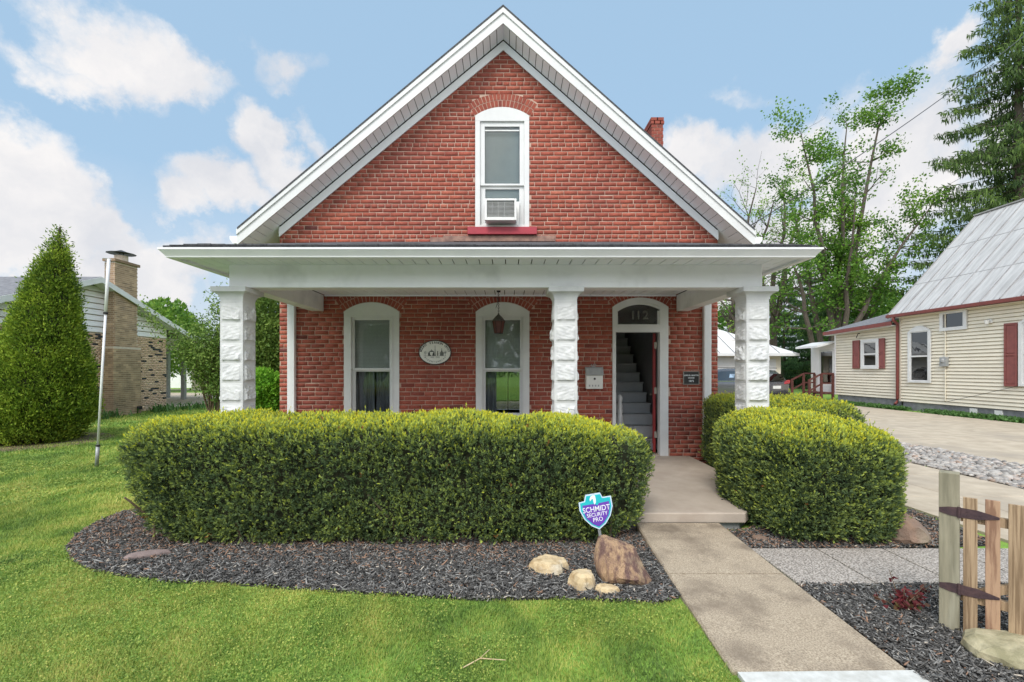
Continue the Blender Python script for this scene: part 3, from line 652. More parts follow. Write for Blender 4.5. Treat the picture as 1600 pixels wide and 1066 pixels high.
M['groove'] = pmat('groove_shade', (.06,.06,.06), (.05,.05,.05), 4, rough=.9); bk.build('soffit_backing', M['groove'], roof)  # dark colour stands in for the shade inside the soffit grooves
# box ends of the eaves and side gutters
for xe, sl, xw in ((XE_L, SL, XL), (XE_R, SR, XR)):
    ze = ZAP-sl*abs(xe-X0); sg = -1 if xe < 0 else 1
    e = MB(); zw2 = ZAP-sl*abs(xw-X0); e.slab([(xe,YW-.029,ze+.004),(xw,YW-.029,zw2+.004),(xw,16.3,zw2+.004),(xe,16.3,ze+.004)],(0,0,.012)); e.slab([(xe,YF+.031,ze),(xe,16.3,ze),(xe,16.3,ze+.2),(xe,YF+.031,ze+.2)],(-sg*.02,0,0)); e.build('eave_soffit', M['soffit'], roof)
    gt = MB(); x1 = xe+sg*.005; x2 = xe+sg*.13
    gt.prism([(x1,ze+.03),(x1+sg*.07,ze+.03),(x2,ze+.10),(x2,ze+.15),(x1,ze+.15)], 'y', YF+.02, 16.3); gt.build('gutter', M['aluminium'], roof)
# chimney
ch = MB()
cy0, cy1 = 10.0, 10.62; cxa, cxb = 3.18, 3.44
zz = 4.0; k_ = 0
chm = MB()
while zz < 7.16:
    offs = .0 if k_ % 2 else .1
    def course(x0,x1,y0,y1):
        pass
    nx_ = 2; ny_ = 4
    ex = .015 if zz > 7.0 else 0
    for i in range(nx_+1):
        a = cxa+(i-.5*(k_%2))*(cxb-cxa)/nx_; b = a+(cxb-cxa)/nx_-.01; a = max(a,cxa); b = min(b,cxb)
        if b-a > .02: ch.box(a-ex,b+ex,cy0-ex,cy0+.06,zz,zz+.062,tint=float(np.clip(rng.normal(.2,.12),0,1))); ch.box(a,b,cy1-.06,cy1+ex,zz,zz+.062,tint=.4)
    for i in range(ny_+1):
        a = cy0+.061+(i-.5*(k_%2))*(cy1-cy0-.12)/ny_; b = a+(cy1-cy0-.12)/ny_-.01; a = max(a,cy0+.061); b = min(b,cy1-.061)
        if b-a > .02: ch.box(cxa-ex,cxa+.06,a,b,zz,zz+.062,tint=float(np.clip(rng.normal(.2,.12),0,1))); ch.box(cxb-.06,cxb+ex,a,b,zz,zz+.062,tint=.4)
    zz += .0742; k_ += 1
chim = ch.build('chimney', M['brick'], roof, tint=True)
c = MB(); c.box(cxa+.008,cxb-.008,cy0+.008,cy1-.008,3.9,7.17); c.build('chimney_mortar', M['mortar'], roof)

# ---- porch
SLABF = 4.65
pf = MB()
pf.prism([(-3.55,5.12),(.95,5.12),(.98,SLABF),(2.44,SLABF),(2.75,5.02),(3.08,5.25),(3.10,YW-.002),(-3.55,YW-.002)], 'z', .075, SLB)
pf.build('porch_floor', M['porch'], house, bevel=.012)
pf = MB(); pf.prism([(-3.5,5.16),(1.0,5.16),(1.04,SLABF+.05),(2.40,SLABF+.05),(2.72,5.06),(3.04,5.28),(3.05,YW-.01),(-3.5,YW-.01)], 'z', -.05, .0745); pf.build('porch_footing', M['block'], house)
ZB = 2.65; ZS = 2.93
bm = MB()
bm.box(-3.37,3.10,5.52,5.72,ZB-.01,ZS)
bm.build('porch_beam', M['beam'], house, bevel=.006)
bm = MB(); bm.box(-3.30,-3.10,5.721,YW-.03,ZB-.02,2.905); bm.build('porch_beam', M['beam'], house, bevel=.006)
bm = MB(); bm.box(2.87,3.07,5.721,YW-.03,ZB-.02,2.905); bm.build('porch_beam', M['beam'], house, bevel=.006)
# ceiling boards
cb = MB(); x = -3.09
while x < 2.86: cb.box(x,min(x+.149,2.865),5.722,YW-.005,2.91,2.925); x += .161
cb.build('porch_ceiling', M['soffit'], house)
cb = MB(); cb.box(-3.3,3.07,5.722,YW-.001,2.932,2.94); cb.build('ceiling_backing', M['groove'], house)  # dark sheet, painted shade for the gaps between ceiling boards
tb = MB(); tb.box(-3.09,2.865,YW-.035,YW-.004,2.885,2.909); tb.build('ceiling_trim', M['soffit'], house, bevel=.004)
# hip roof, soffit, gutter
EX0, EX1, EY = -3.73, 3.37, 5.10; ZG = 2.885; ZR = 3.79
pr = MB(); zf = 2.995
a = (EX0-.06,EY-.09,zf); b = (EX1+.06,EY-.09,zf); hh = 1.25
wy = YW-.022
pts = [(EX0-.06,wy,zf),(EX1+.06,wy,zf)]
t1 = (EX0+hh,wy,ZR); t2 = (EX1-hh,wy,ZR)
pr.slab([a,b,t2,t1], (0,0,.018)); pr.slab([a,t1,pts[0]], (0,0,.018)); pr.slab([b,pts[1],t2], (0,0,.018))
# irregular shingle edge
for i in range(46):
    xa = EX0+.02+i*(EX1-EX0-.04)/46; pr.box(xa,xa+(EX1-EX0)/46-.004,EY-.10,EY+.12,zf+.016,zf+.024+.010*abs(math.sin(i*2.3))+.004*math.sin(i*.5))
proof = pr.build('porch_roof', M['shingle'], house)
fs_ = MB(); fs_.box(EX0+.0,EX1,EY,EY+.02,ZG,zf-.002); fs_.box(EX0,EX0+.02,EY+.021,YW-.03,ZG,zf-.002); fs_.box(EX1-.02,EX1,EY+.021,YW-.03,ZG,zf-.002); fs_.build('fascia', M['aluminium'], proof)
def gprof(out): return [(0,ZG+.002),(out*.045,ZG+.002),(out*.055,ZG+.012),(out*.055,ZG+.02),(out*.07,ZG+.04),(out*.098,ZG+.075),(out*.098,ZG+.078),(out*.108,ZG+.082),(out*.108,ZG+.103),(out*.085,ZG+.103),(out*.085,ZG+.09),(out*.01,ZG+.09),(0,ZG+.09)]
pr_ = gprof(-1)
gt = MB(); vs = []; n_ = len(pr_)
path = [(EX0, wy, (-1,0)), (EX0, EY, (-1,-1)), (EX1, EY, (1,-1)), (EX1, wy, (1,0))]
for (x, y, (ox, oy)) in path:
    for (u, z) in pr_: vs.append((x+ox*abs(u), y+oy*abs(u), z))
fs2 = [(i*n_+k, i*n_+(k+1)%n_, (i+1)*n_+(k+1)%n_, (i+1)*n_+k) for i in range(3) for k in range(n_)]
gt.add(vs, fs2); gt.add(vs[:n_], [tuple(range(n_))]); gt.add(vs[-n_:], [tuple(range(n_))])
gt.build('gutter', M['aluminium'], proof)
ZG2 = ZG; ZG = 2.908; sf = MB(); x = EX0+.024
while x < EX1-.05:
    x2 = min(x+.142, EX1-.02)
    # diagonal mitre at corners is approximated by trimming the panel depth
    sf.slab([(x,EY+.022,ZG+.006),(x2,EY+.022,ZG+.006),(x2,5.518,ZG+.006),(x,5.518,ZG+.006)], (0,0,.012)); x += .154
for xa, xb in ((EX0+.022,-3.372),(3.102,EX1-.022)):
    zA, zB = ZG+.006, ZG+.006
    y = 5.52
    while y < YW-.05:
        y2 = min(y+.142, YW-.03); sf.slab([(xa,y,zA),(xb,y,zB),(xb,y2,zB),(xa,y2,zA)], (0,0,.012)); y += .154
sf.build('soffit', M['soffit'], proof)
sb = MB(); sb.box(EX0+.021,EX1-.021,EY+.021,5.519,ZG+.024,ZG+.03); sb.box(EX0+.021,-3.371,5.5195,YW-.03,ZG+.024,ZG+.03); sb.box(3.101,EX1-.021,5.5195,YW-.03,ZG+.024,ZG+.03); ZG = ZG2; sb.build('soffit_backing', M['groove'], proof)  # dark sheets, painted shade for the gaps between soffit panels

# rock faced columns
def make_column(x0, seed):
    r_ = np.random.default_rng(seed); W = .277; x1 = x0+W; y0 = 5.49; y1 = y0+W
    cm = MB(); BH = .243; z = 2.454; tops = []
    def face(P0, U, Nn, z0, z1):
        amp = r_.uniform(.6,1.35); flip = r_.random() < .5; sh2 = r_.uniform(-.12,.12)
        nu, nv = 20, 18; zz_ = np.linspace(0,1,nv+1); uu = np.linspace(0,1,nu+1); ph = r_.uniform(0,6.28,8); kd = r_.uniform(-1,1)
        vs = []
        for j, b_ in enumerate(zz_):
            for i, a_ in enumerate(uu):
                e = min(a_,1-a_)*W; eb = min(b_,1-b_)*BH
                d = 0
                if e < .004 or eb < .004: d = -.002
                elif e > .020 and eb > .022:
                    rise = min(1, (e-.020)/.02)*min(1, (eb-.022)/.02)
                    aa = a_; a_ = 1-a_ if flip else a_; rise *= amp
                    f1 = .62+sh2-.30*(a_-.5)*kd*2+.07*math.sin(a_*9+ph[0])+.035*math.sin(a_*23+ph[1])
                    f2 = .30+.06*math.sin(a_*11+ph[2])+.03*math.sin(a_*27+ph[3])
                    d = rise*(.015+.0095*math.tanh((f1-b_)*22)*(.6+.4*math.sin(a_*7+ph[4]))-.0055*math.tanh((b_-f2)*20)*(.55+.45*math.sin(a_*6+ph[5]))+.0022*math.sin(a_*19+b_*11+ph[6])+.0015*math.sin(b_*37+a_*13+ph[7])+r_.uniform(-.0012,.0012)); a_ = aa
                vs.append(P0+U*(a_*W)+Vector((0,0,z0+(z1-z0)*b_))+Nn*d)
        fs = [(j*(nu+1)+i, j*(nu+1)+i+1, (j+1)*(nu+1)+i+1, (j+1)*(nu+1)+i) for j in range(nv) for i in range(nu)]
        cm.add(vs, fs)
    while z > .36:
        zb_ = z-BH
        face(Vector((x0,y0,0)), Vector((1,0,0)), Vector((0,-1,0)), zb_, z); face(Vector((x1,y0,0)), Vector((0,1,0)), Vector((1,0,0)), zb_, z)
        face(Vector((x1,y1,0)), Vector((-1,0,0)), Vector((0,1,0)), zb_, z); face(Vector((x0,y1,0)), Vector((0,-1,0)), Vector((-1,0,0)), zb_, z)
        z = zb_
    zb_ = z
    col = cm.build('column', M['col'], house)
    def flare(name, prof):
        f = MB(); vs = []; n = len(prof)
        for (e, zq) in prof: vs += [(x0-e,y0-e,zq),(x1+e,y0-e,zq),(x1+e,y1+e,zq),(x0-e,y1+e,zq)]
        fs = [(i*4+k,i*4+(k+1)%4,(i+1)*4+(k+1)%4,(i+1)*4+k) for i in range(n-1) for k in range(4)]+[(3,2,1,0),tuple((n-1)*4+k for k in range(4))]
        f.add(vs, fs); f.build(name, M['col'], col, bevel=.004)
    flare('capital', [(-.006,2.44),(-.002,2.458),(-.002,2.485),(.003,2.515),(.012,2.538),(.028,2.558),(.048,2.570),(.055,2.5705),(.055,2.577),(.072,2.5775),(.072,ZB-.012)])
    flare('base', [(.085,SLB+.001),(.085,SLB+.05),(.06,SLB+.075),(.03,SLB+.10),(.01,SLB+.15),(0,zb_-.01),(-.005,zb_+.002)])
for x0, sdd in ((-3.462,1),(.572,2),(2.89,3)): make_column(x0, sdd)
# downspouts
def downspout(xa, elbow):
    d = MB(); xb = xa+.115; d.box(xa,xb,YW-.085,YW-.006,.42 if elbow else .15,2.884)
    for i in range(4): d.box(xa+.018+.024*i,xa+.026+.024*i,YW-.088,YW-.0855,.45,2.87)
    if elbow: d.tube([(xa+.0575,YW-.046,.43),(xa+.065,YW-.05,.33),(xa+.10,YW-.07,.24),(xa+.17,YW-.10,.17),(xa+.30,YW-.14,.13)], .055, 10)
    d.build('downspout', M['aluminium'], house)
downspout(P(452.5,0,YW).x, False); downspout(P(1097.5,0,YW).x, True)

# ------------------------------------------------------------------ things on the house
# window air conditioner
ac = thing('air_conditioner', (cxu,YW,4.12), 'white window air conditioner sitting in the gable window', 'air conditioner')
ax0, ax1 = P(757.5,0,YW-.2).x, P(807,0,YW-.2).x; az0, az1 = 4.10, 4.47
c = MB(); rect_frame(c, ax0, ax1, az0+.01, az1, .035, YW-.22, YW-.17, .05); c.box(ax0+.01,ax1-.01,YW-.169,YW+.1,az0+.02,az1-.01); c.build('case', M['acwhite'], ac, bevel=.006)
c = MB()
for i in range(13): c.box(ax0+.038,ax1-.038,YW-.20,YW-.171,az0+.07+i*.021,az0+.078+i*.021)
for i in range(3): c.box(ax0+.12+i*.1,ax0+.126+i*.1,YW-.204,YW-.2005,az0+.065,az1-.04)
c.build('grille', M['grill'], ac)
c = MB(); c.box(ax1+.003,cxu+.29,YW+.01,YW+.03,4.11,4.50); c.build('side_panel', M['acwhite'], ac)
# lantern
lx, ly = P(779,0,7.3).x, 7.3
ln = thing('hanging_lantern', (lx,ly,2.91), 'dark six sided lantern hanging on a chain from the porch ceiling', 'lantern')
c = MB(); c.lathe((lx,ly,2.23),[(.065,0),(.068,.01),(.098,.19),(.0,.19)],6); c.build('lamp_glass', M['lantern'], ln)
c = MB()
for k_ in range(6):
    t = 2*math.pi*k_/6; c.bar((lx+.066*math.cos(t),ly+.066*math.sin(t),2.235),(lx+.101*math.cos(t),ly+.101*math.sin(t),2.425), .008)
c.lathe((lx,ly,2.22),[(.07,0),(.07,.012)],6); c.build('frame', M['black'], ln)
c = MB(); c.lathe((lx,ly,2.42),[(.108,0),(.100,.012),(.055,.07),(.022,.10),(.012,.115),(.012,.13)],6); c.build('cap', M['lanterncap'], ln)
c = MB(); z = 2.545; i = 0
while z < 2.90:
    pts = [(lx+(.011*math.cos(t) if i%2 else 0), ly+(0 if i%2 else .011*math.cos(t)), z+.017*math.sin(t)+.012) for t in np.linspace(0,2*math.pi,9)]
    c.tube(pts, .0035, 5, cap=False); z += .026; i += 1
pts = [(lx-.045+.045*math.cos(t)*(.6+.4*math.sin(t)), ly, 2.72+.09*math.sin(t)) for t in np.linspace(-1.6,2.2,12)]
c.tube(pts, .005, 5); c.box(lx-.03,lx+.03,ly-.02,ly+.02,2.885,2.909); c.build('chain', M['black'], ln)
# oval plaque
ox, oz = P(680,0,YW).x, P(0,551,YW).z
pq = thing('oval_plaque', (ox,YW,oz), 'oval cream bicentennial plaque with town skyline between the porch windows', 'plaque')
def oval(mb, a, b, y0, y1, n=48): mb.prism([(ox+a*math.cos(2*math.pi*i/n), oz+b*math.sin(2*math.pi*i/n)) for i in range(n)], 'y', y0, y1)
c = MB(); oval(c,.279,.210,YW-.022,YW-.004); c.build('rim', M['black'], pq)
c = MB(); oval(c,.262,.194,YW-.026,YW-.0221); c.build('face', M['plaque'], pq)
ms = []
def arc_text(body, a, b, t0, t1, size, up):
    n = len(body)
    for i, chh in enumerate(body):
        if chh == ' ': continue
        t = t0+(t1-t0)*i/(n-1); x = ox+a*math.cos(t); z = oz+b*math.sin(t)
        nx, nz = math.cos(t)/a, math.sin(t)/b; ang = math.atan2(nz, nx)-math.pi/2+(0 if up else math.pi)
        ms.append(text_mesh(chh, size, None, 'x', None, Matrix.Translation((x,YW-.0265,z)) @ Matrix.Rotation(-ang,4,'Y') @ Matrix.Rotation(R(90),4,'X'), .0004, .03))
arc_text('MOUNT VERNON OHIO', .222, .150, R(170), R(10), .052, True)
link(join_meshes(ms,'lettering'), 'lettering', M['plaqueink'], pq); ms = []
arc_text('BICENTENNIAL', .205, .172, R(212), R(330), .036, False)
ms.append(text_mesh('1805 - 2005', .033, None, 'x', None, Matrix.Translation((ox,YW-.0265,oz-.092)) @ Matrix.Rotation(R(90),4,'X'), .0004, .01))
link(join_meshes(ms,'lettering'), 'lettering', M['plaquegrey'], pq)
c = MB(); y0, y1 = YW-.0285, YW-.0261
zb = oz-.056
c.box(ox-.19,ox+.19,y0,y1,zb-.004,zb)
c.prism([(ox-.115,zb+.001),(ox-.085,zb+.001),(ox-.085,zb+.06),(ox-.10,zb+.062),(ox-.115,zb+.05)],'y',y0,y1); c.box(ox-.084,ox-.065,y0,y1,zb+.001,zb+.015)
c.prism([(ox-.105,zb+.066),(ox-.01,zb+.066),(ox-.03,zb+.084),(ox-.055,zb+.09),(ox-.08,zb+.084)],'y',y0,y1); c.box(ox-.06,ox-.053,y0,y1,zb+.091,zb+.11)
c.prism([(ox-.045,zb+.001),(ox-.012,zb+.001),(ox-.012,zb+.06),(ox-.03,zb+.06),(ox-.04,zb+.03)],'y',y0,y1)
c.prism([(ox-.008,zb+.001),(ox+.012,zb+.001),(ox+.008,zb+.04),(ox+.004,zb+.175),(ox-.001,zb+.175),(ox-.004,zb+.04)],'y',y0,y1)
c.box(ox+.04,ox+.052,y0,y1,zb+.001,zb+.08); c.box(ox+.03,ox+.062,y0,y1,zb+.024,zb+.034)
for i in range(6): c.box(ox+.082,ox+.148,y0,y1,zb+.002+i*.0095,zb+.009+i*.0095)
c.prism([(ox+.09,zb+.06),(ox+.14,zb+.06),(ox+.125,zb+.074),(ox+.105,zb+.074)],'y',y0,y1); c.prism([(ox+.106,zb+.075),(ox+.124,zb+.075),(ox+.118,zb+.11),(ox+.112,zb+.11)],'y',y0,y1); c.box(ox+.111,ox+.119,y0,y1,zb+.111,zb+.125)
c.build('skyline', M['plaqueink'], pq)
c = MB()
for (bxx, bzz, n_) in ((-.165,.05,22),(.175,.055,22)):
    for i in range(n_):
        t = rng.uniform(0,6.28); r_ = rng.uniform(0,.035); xx = ox+bxx+r_*math.cos(t); z2 = zb+bzz+r_*.8*math.sin(t); c.bar((xx-.006,YW-.0275,z2-.004),(xx+.006,YW-.0275,z2+.005),.003)
    c.box(ox+bxx-.003,ox+bxx+.003,y0,y1,zb+.001,zb+bzz)
c.build('tree_drawing', M['plaquegrey'], pq)
# dark house plaque
hx0, hx1, hz0, hz1 = P(1066.8,0,YW).x, P(1092,0,YW).x, P(0,601,YW).z, P(0,580.3,YW).z
hp = thing('house_plaque', ((hx0+hx1)/2,YW,hz0), 'small black rectangular plaque with pale border right of the front door', 'plaque')
c = MB(); rect_frame(c,hx0,hx1,hz0,hz1,.012,YW-.024,YW-.004); c.build('border', M['pale'], hp, bevel=.002)
c = MB(); c.box(hx0+.012,hx1-.012,YW-.018,YW-.004,hz0+.012,hz1-.012); c.build('panel', M['black'], hp)
hm = (hx0+hx1)/2; ms = []
for body, sz, z in (('SAMUEL MARTIN',.034,.145),('HOUSE',.034,.102),('1875',.046,.045)):
    ms.append(text_mesh(body, sz, None, 'x', None, Matrix.Translation((hm,YW-.0185,hz0+z)) @ Matrix.Rotation(R(90),4,'X'), .0006, .012))
link(join_meshes(ms,'lettering'), 'lettering', M['signwhite'], hp)
# mailbox
mx0, mx1 = P(914,0,YW).x, P(940.5,0,YW).x; mz0, mz1 = P(0,607.5,YW).z, P(0,569.5,YW).z
mbx = thing('wall_mailbox', ((mx0+mx1)/2,YW,mz0), 'white wall mailbox with grey sloping lid left of the front door', 'mailbox')
c = MB(); c.prism([(YW-.004,mz0),(YW-.10,mz0),(YW-.11,mz0+.24),(YW-.004,mz0+.34)],'x',mx0+.004,mx1-.004); c.build('body', M['acwhite'], mbx, bevel=.008)
c = MB(); c.prism([(YW-.004,mz0+.372),(YW-.03,mz0+.372),(YW-.09,mz0+.35),(YW-.126,mz0+.25),(YW-.126,mz0+.225),(YW-.112,mz0+.225),(YW-.11,mz0+.242),(YW-.004,mz0+.342)],'x',mx0-.004,mx1+.004); c.build('lid', M['lid'], mbx, bevel=.005)
c = MB(); c.lathe((0,0,0),[(0,0),(.018,0),(.018,.012),(0,.012)],14)
for i, v in enumerate(c.v): c.v[i] = ((mx0+mx1)/2+v[0], YW-.108-v[2], mz0+.17+v[1])
c.build('peephole', M['black'], mbx)
c = MB()
for s_ in (-1,1):
    c.tube([((mx0+mx1)/2+s_*(.006+.05*math.sin(t)*.7), YW-.02, mz0+.375+.02*t-.03*math.sin(t)*.3) for t in np.linspace(0,2.4,8)], .006, 5)
c.tube([((mx0+mx1)/2,YW-.02,mz0+.36),((mx0+mx1)/2,YW-.02,mz0+.42)], .007, 6); c.build('scroll', M['lid'], mbx)
c = MB()
for i in range(4): c.box(mx0+.05+i*.05,mx0+.07+i*.05,YW-.1065,YW-.1035,mz0+.04,mz0+.07)
c.build('trim', M['lid'], mbx)

# security sign
sg = thing('yard_sign', (.85,4.0,0), 'teal and purple shield security sign on a stake before the hedge', 'sign')
sg.rotation_euler = (R(-4), R(-8), R(4))
shield = [(-.078,.150),(.055,.150),(.072,.108),(.148,.108),(.150,.02),(.118,-.062),(.065,-.125),(0,-.165),(-.065,-.125),(-.118,-.062),(-.150,.02),(-.148,.092),(-.098,.096)]
zc = .405
def shp(s, y0, y1, name, mat, pts=None, par=None):
    c = MB(); c.prism([(x*s, zc+z*s) for x, z in (pts or shield)], 'y', y0, y1); return c.build(name, mat, par or sg, local=True)
pn = shp(1,-.004,.004,'panel',M['signrim']); shp(.92,-.0055,-.0041,'teal_field',M['teal'])
shp(1,-.0068,-.0056,'purple_field',M['purple'],[(-.118,.062),(-.01,.062),(.015,.045),(.03,.062),(.122,.066),(.122,.015),(.098,-.055),(.05,-.11),(0,-.14),(-.05,-.11),(-.098,-.055),(-.120,.015)])
ms = []
for body, sz, z, sx in (('SCHMIDT',.066,-.005,.88),('SECURITY',.046,-.047,.92),('PRO',.05,-.092,.95)):
    ms.append(text_mesh(body, sz, None, 'x', None, Matrix.Translation((.0,-.0070,zc+z)) @ Matrix.Rotation(R(90),4,'X') @ Matrix.Diagonal((sx,1.0,1,1)), 0.0004, .006))
me = join_meshes(ms,'lettering'); link(me, 'lettering', M['signwhite'], sg, local=True)
c = MB(); c.prism([(-.012,zc+.054),(.004,zc+.07),(.008,zc+.10),(.006,zc+.132),(-.012,zc+.138),(-.034,zc+.13),(-.048,zc+.108),(-.046,zc+.09),(-.034,zc+.098),(-.026,zc+.108),(-.016,zc+.10),(-.016,zc+.08)],'y',-.0071,-.0057); c.build('emblem', M['signwhite'], sg, local=True)
c = MB(); c.box(-.012,.012,.0045,.012,-.02,zc+.02); c.build('stake', M['polegrey'], sg, local=True)

# ------------------------------------------------------------------ hedges
def hedge(name, c, half, label, n_sprig, p=3.6, pR=3.6, pT=4.5, taper=.14, yellow=1.0, group=None, seed=3, lump=.03, xL=.1, xR=.1, rise=0.0):
    """dense clipped yew: superellipsoid skin of little upright sprigs over a dark shell that stands in for the shaded inside"""
    r_ = np.random.default_rng(seed)
    a, b, h = half; root = thing(name, (c[0],c[1],0), label, 'hedge', group)
    def surf(n, shrink=0):
        ar = np.array([b*h, a*h, a*b]); pr = np.repeat(ar,2)/ar.sum()/2; f = r_.choice(6, n, p=pr); q = r_.uniform(-1,1,(n,3))
        ax = f//2; q[np.arange(n),ax] = np.where(f%2,1,-1)
        return project(q, shrink)
    def project(q, shrink=0):
        pe = np.stack([np.where(q[:,0] < 0, p, pR), np.full(len(q), (p+pR)/2), np.where(q[:,2] < 0, 12.0, pT)], 1)
        for _ in range(14): q = q/np.maximum((np.abs(q)**pe).sum(1)**(1/6.0), 1e-9)[:,None]
        nn = unit(np.sign(q)*np.abs(q)**(pe-1)*pe/np.array([a,b,h]))
        X = q*np.array([a,b,h])
        tz = np.clip((1-X[:,2]/h)/2,0,1)
        X[:,0] *= 1-np.where(X[:,0] < 0, xL, xR)*tz; X[:,1] *= 1-taper*tz
        X[:,2] += rise*X[:,1]/b*(X[:,2]/h+1)*.5
        X += np.array([c[0],c[1],h*1.0])
        l = snoise(X, 3.2)*lump+snoise(X*1.0+5, 8)*lump*.55
        X += nn*(l-shrink)[:,None]
        X[:,2] = X[:,2]+.02
        return X, nn
    # core
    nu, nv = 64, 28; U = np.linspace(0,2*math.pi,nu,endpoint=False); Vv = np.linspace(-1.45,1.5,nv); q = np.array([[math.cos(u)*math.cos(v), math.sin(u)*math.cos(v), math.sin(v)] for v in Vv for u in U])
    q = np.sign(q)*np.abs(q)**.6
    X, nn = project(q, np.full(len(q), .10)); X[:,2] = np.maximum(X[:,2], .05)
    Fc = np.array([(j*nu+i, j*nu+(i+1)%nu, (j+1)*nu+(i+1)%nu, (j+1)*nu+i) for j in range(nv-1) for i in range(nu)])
    core = link(npmesh('core', X, Fc, smooth=True), 'branches', M['inner'], root)  # one closed dark shell, shade inside the hedge put into its colour
    # sprigs
    X, nn = surf(n_sprig, 0)
    ph = snoise(X, 5.5)+.8*snoise(X+9, 13)
    keep = X[:,2] > .05+.05*snoise(X,7); low = X[:,2] < .16; keep &= ~(low & (r_.random(len(X)) < .35))
    hole = (ph < -9); keep &= ~hole
    X, nn, ph = X[keep], nn[keep], ph[keep]; n = len(X)
    stray = r_.random(n) < .025
    X = X+nn*(r_.uniform(-.06,.012,(n,1))+np.where(stray,r_.uniform(.0,.035,n),0)[:,None])*(1+.0*ph[:,None])
    up = np.array([0,0,1.0]); sd_ = unit(nn*.85+up*.75+r_.normal(0,.38,(n,3)))
    K = 8; base = np.repeat(X, K, 0); dirs = np.repeat(sd_, K, 0); t = np.tile(np.linspace(0,1,K), n)[:,None]
    lat = unit(np.cross(dirs, r_.normal(size=(n*K,3)))); Ls = np.repeat(r_.uniform(.026,.056,n)*np.where(stray,1.5,1), K)[:,None]
    Pc = base+dirs*Ls*t; D = dirs*(.35+.9*t)+lat*(1.05-.7*t)
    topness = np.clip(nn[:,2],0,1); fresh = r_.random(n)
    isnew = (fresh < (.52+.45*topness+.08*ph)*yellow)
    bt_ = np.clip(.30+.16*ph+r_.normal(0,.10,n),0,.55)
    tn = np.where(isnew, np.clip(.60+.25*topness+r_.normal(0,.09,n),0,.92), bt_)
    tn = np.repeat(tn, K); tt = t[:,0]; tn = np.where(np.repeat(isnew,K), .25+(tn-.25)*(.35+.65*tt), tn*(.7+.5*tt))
    for i in range(int(a*9)):
        sm = MB()
        x = c[0]+r_.uniform(-.85,.85)*a; y = c[1]+r_.uniform(-.8,.3)*b; sm.tube([(x,y,0),(x+r_.normal(0,.05),y+r_.normal(0,.04),.22),(x+r_.normal(0,.1),y+r_.normal(0,.1),.5)],[.016,.012,.008],6); sm.build('stem', M['stem'], root)
    dead = np.repeat((r_.random(n) < .002)|((snoise(X+20,6) > 2.35)&(X[:,2] < .5)), K); tn = np.where(dead, 1.0, np.clip(tn,0,.93))
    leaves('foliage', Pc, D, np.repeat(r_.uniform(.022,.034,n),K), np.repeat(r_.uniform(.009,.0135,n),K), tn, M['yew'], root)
    return root
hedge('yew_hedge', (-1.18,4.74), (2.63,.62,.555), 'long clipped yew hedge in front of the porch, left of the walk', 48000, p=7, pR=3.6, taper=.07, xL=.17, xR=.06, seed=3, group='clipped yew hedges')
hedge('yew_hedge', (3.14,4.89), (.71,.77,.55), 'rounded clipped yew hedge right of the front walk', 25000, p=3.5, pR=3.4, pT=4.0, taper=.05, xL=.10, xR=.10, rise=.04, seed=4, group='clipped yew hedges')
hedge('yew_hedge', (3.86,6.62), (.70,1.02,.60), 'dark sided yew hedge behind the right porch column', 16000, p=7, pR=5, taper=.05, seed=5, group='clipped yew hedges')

# ------------------------------------------------------------------ mulch, grass, gravel
def in_poly(X, Y, poly):
    px = np.array([p[0] for p in poly]); py = np.array([p[1] for p in poly]); ins = np.zeros(len(X), bool); j = len(px)-1
    for i in range(len(px)):
        cnd = ((py[i] > Y) != (py[j] > Y)) & (X < (px[j]-px[i])*(Y-py[i])/(py[j]-py[i]+1e-12)+px[i]); ins ^= cnd; j = i
    return ins
def chips(poly, dens, name, label):
    px = [p[0] for p in poly]; py = [p[1] for p in poly]; A = (max(px)-min(px))*(max(py)-min(py)); n = int(A*dens)
    X = rng.uniform(min(px),max(px),n); Y = rng.uniform(min(py),max(py),n); k_ = in_poly(X,Y,poly); k_ &= Y < 6.2; X, Y = X[k_], Y[k_]; n = len(X)
    ang = rng.uniform(0,math.pi,n)+.3; tl = rng.normal(0,.28,n); L_ = rng.gamma(2.2,.010,n)+.006; L_ = np.clip(L_,.008,.07); W_ = rng.uniform(.0014,.0046,n); T_ = rng.uniform(.0015,.004,n)
    Z_ = .012+rng.uniform(0,.022,n)+.5*L_*np.abs(np.sin(tl))
    d = np.stack([np.cos(ang)*np.cos(tl), np.sin(ang)*np.cos(tl), np.sin(tl)],1); s = unit(np.cross(d, np.array([0,0,1.0])+rng.normal(0,.25,(n,3)))); u = np.cross(s, d)
    tint = np.clip(rng.beta(2,2.4,n)*.8,0,.86); q = rng.random(n); near = 1/(1+np.exp(-(Y-3.95)*9)); tint = np.where(q < .015, 1.0, np.where(q < .04+.22*near,.93,tint))
    me = boxes(np.stack([X,Y,Z_],1), d*L_[:,None]*.5, s*W_[:,None], u*T_[:,None], tint, name)
    return tag(link(me, name, M['chip']), label, 'mulch', kind='stuff')
chips(bedL, 8000, 'mulch_chips', 'dark shredded bark mulch lying around the long hedge')
chips(bedR, 5500, 'mulch_chips', 'dark bark mulch under the rounded hedge right of the walk')
chips([(2.18,1.8),(4.6,1.8),(4.6,3.44),(2.18,3.44)], 9500, 'mulch_chips', 'dark bark mulch around the wooden gate')
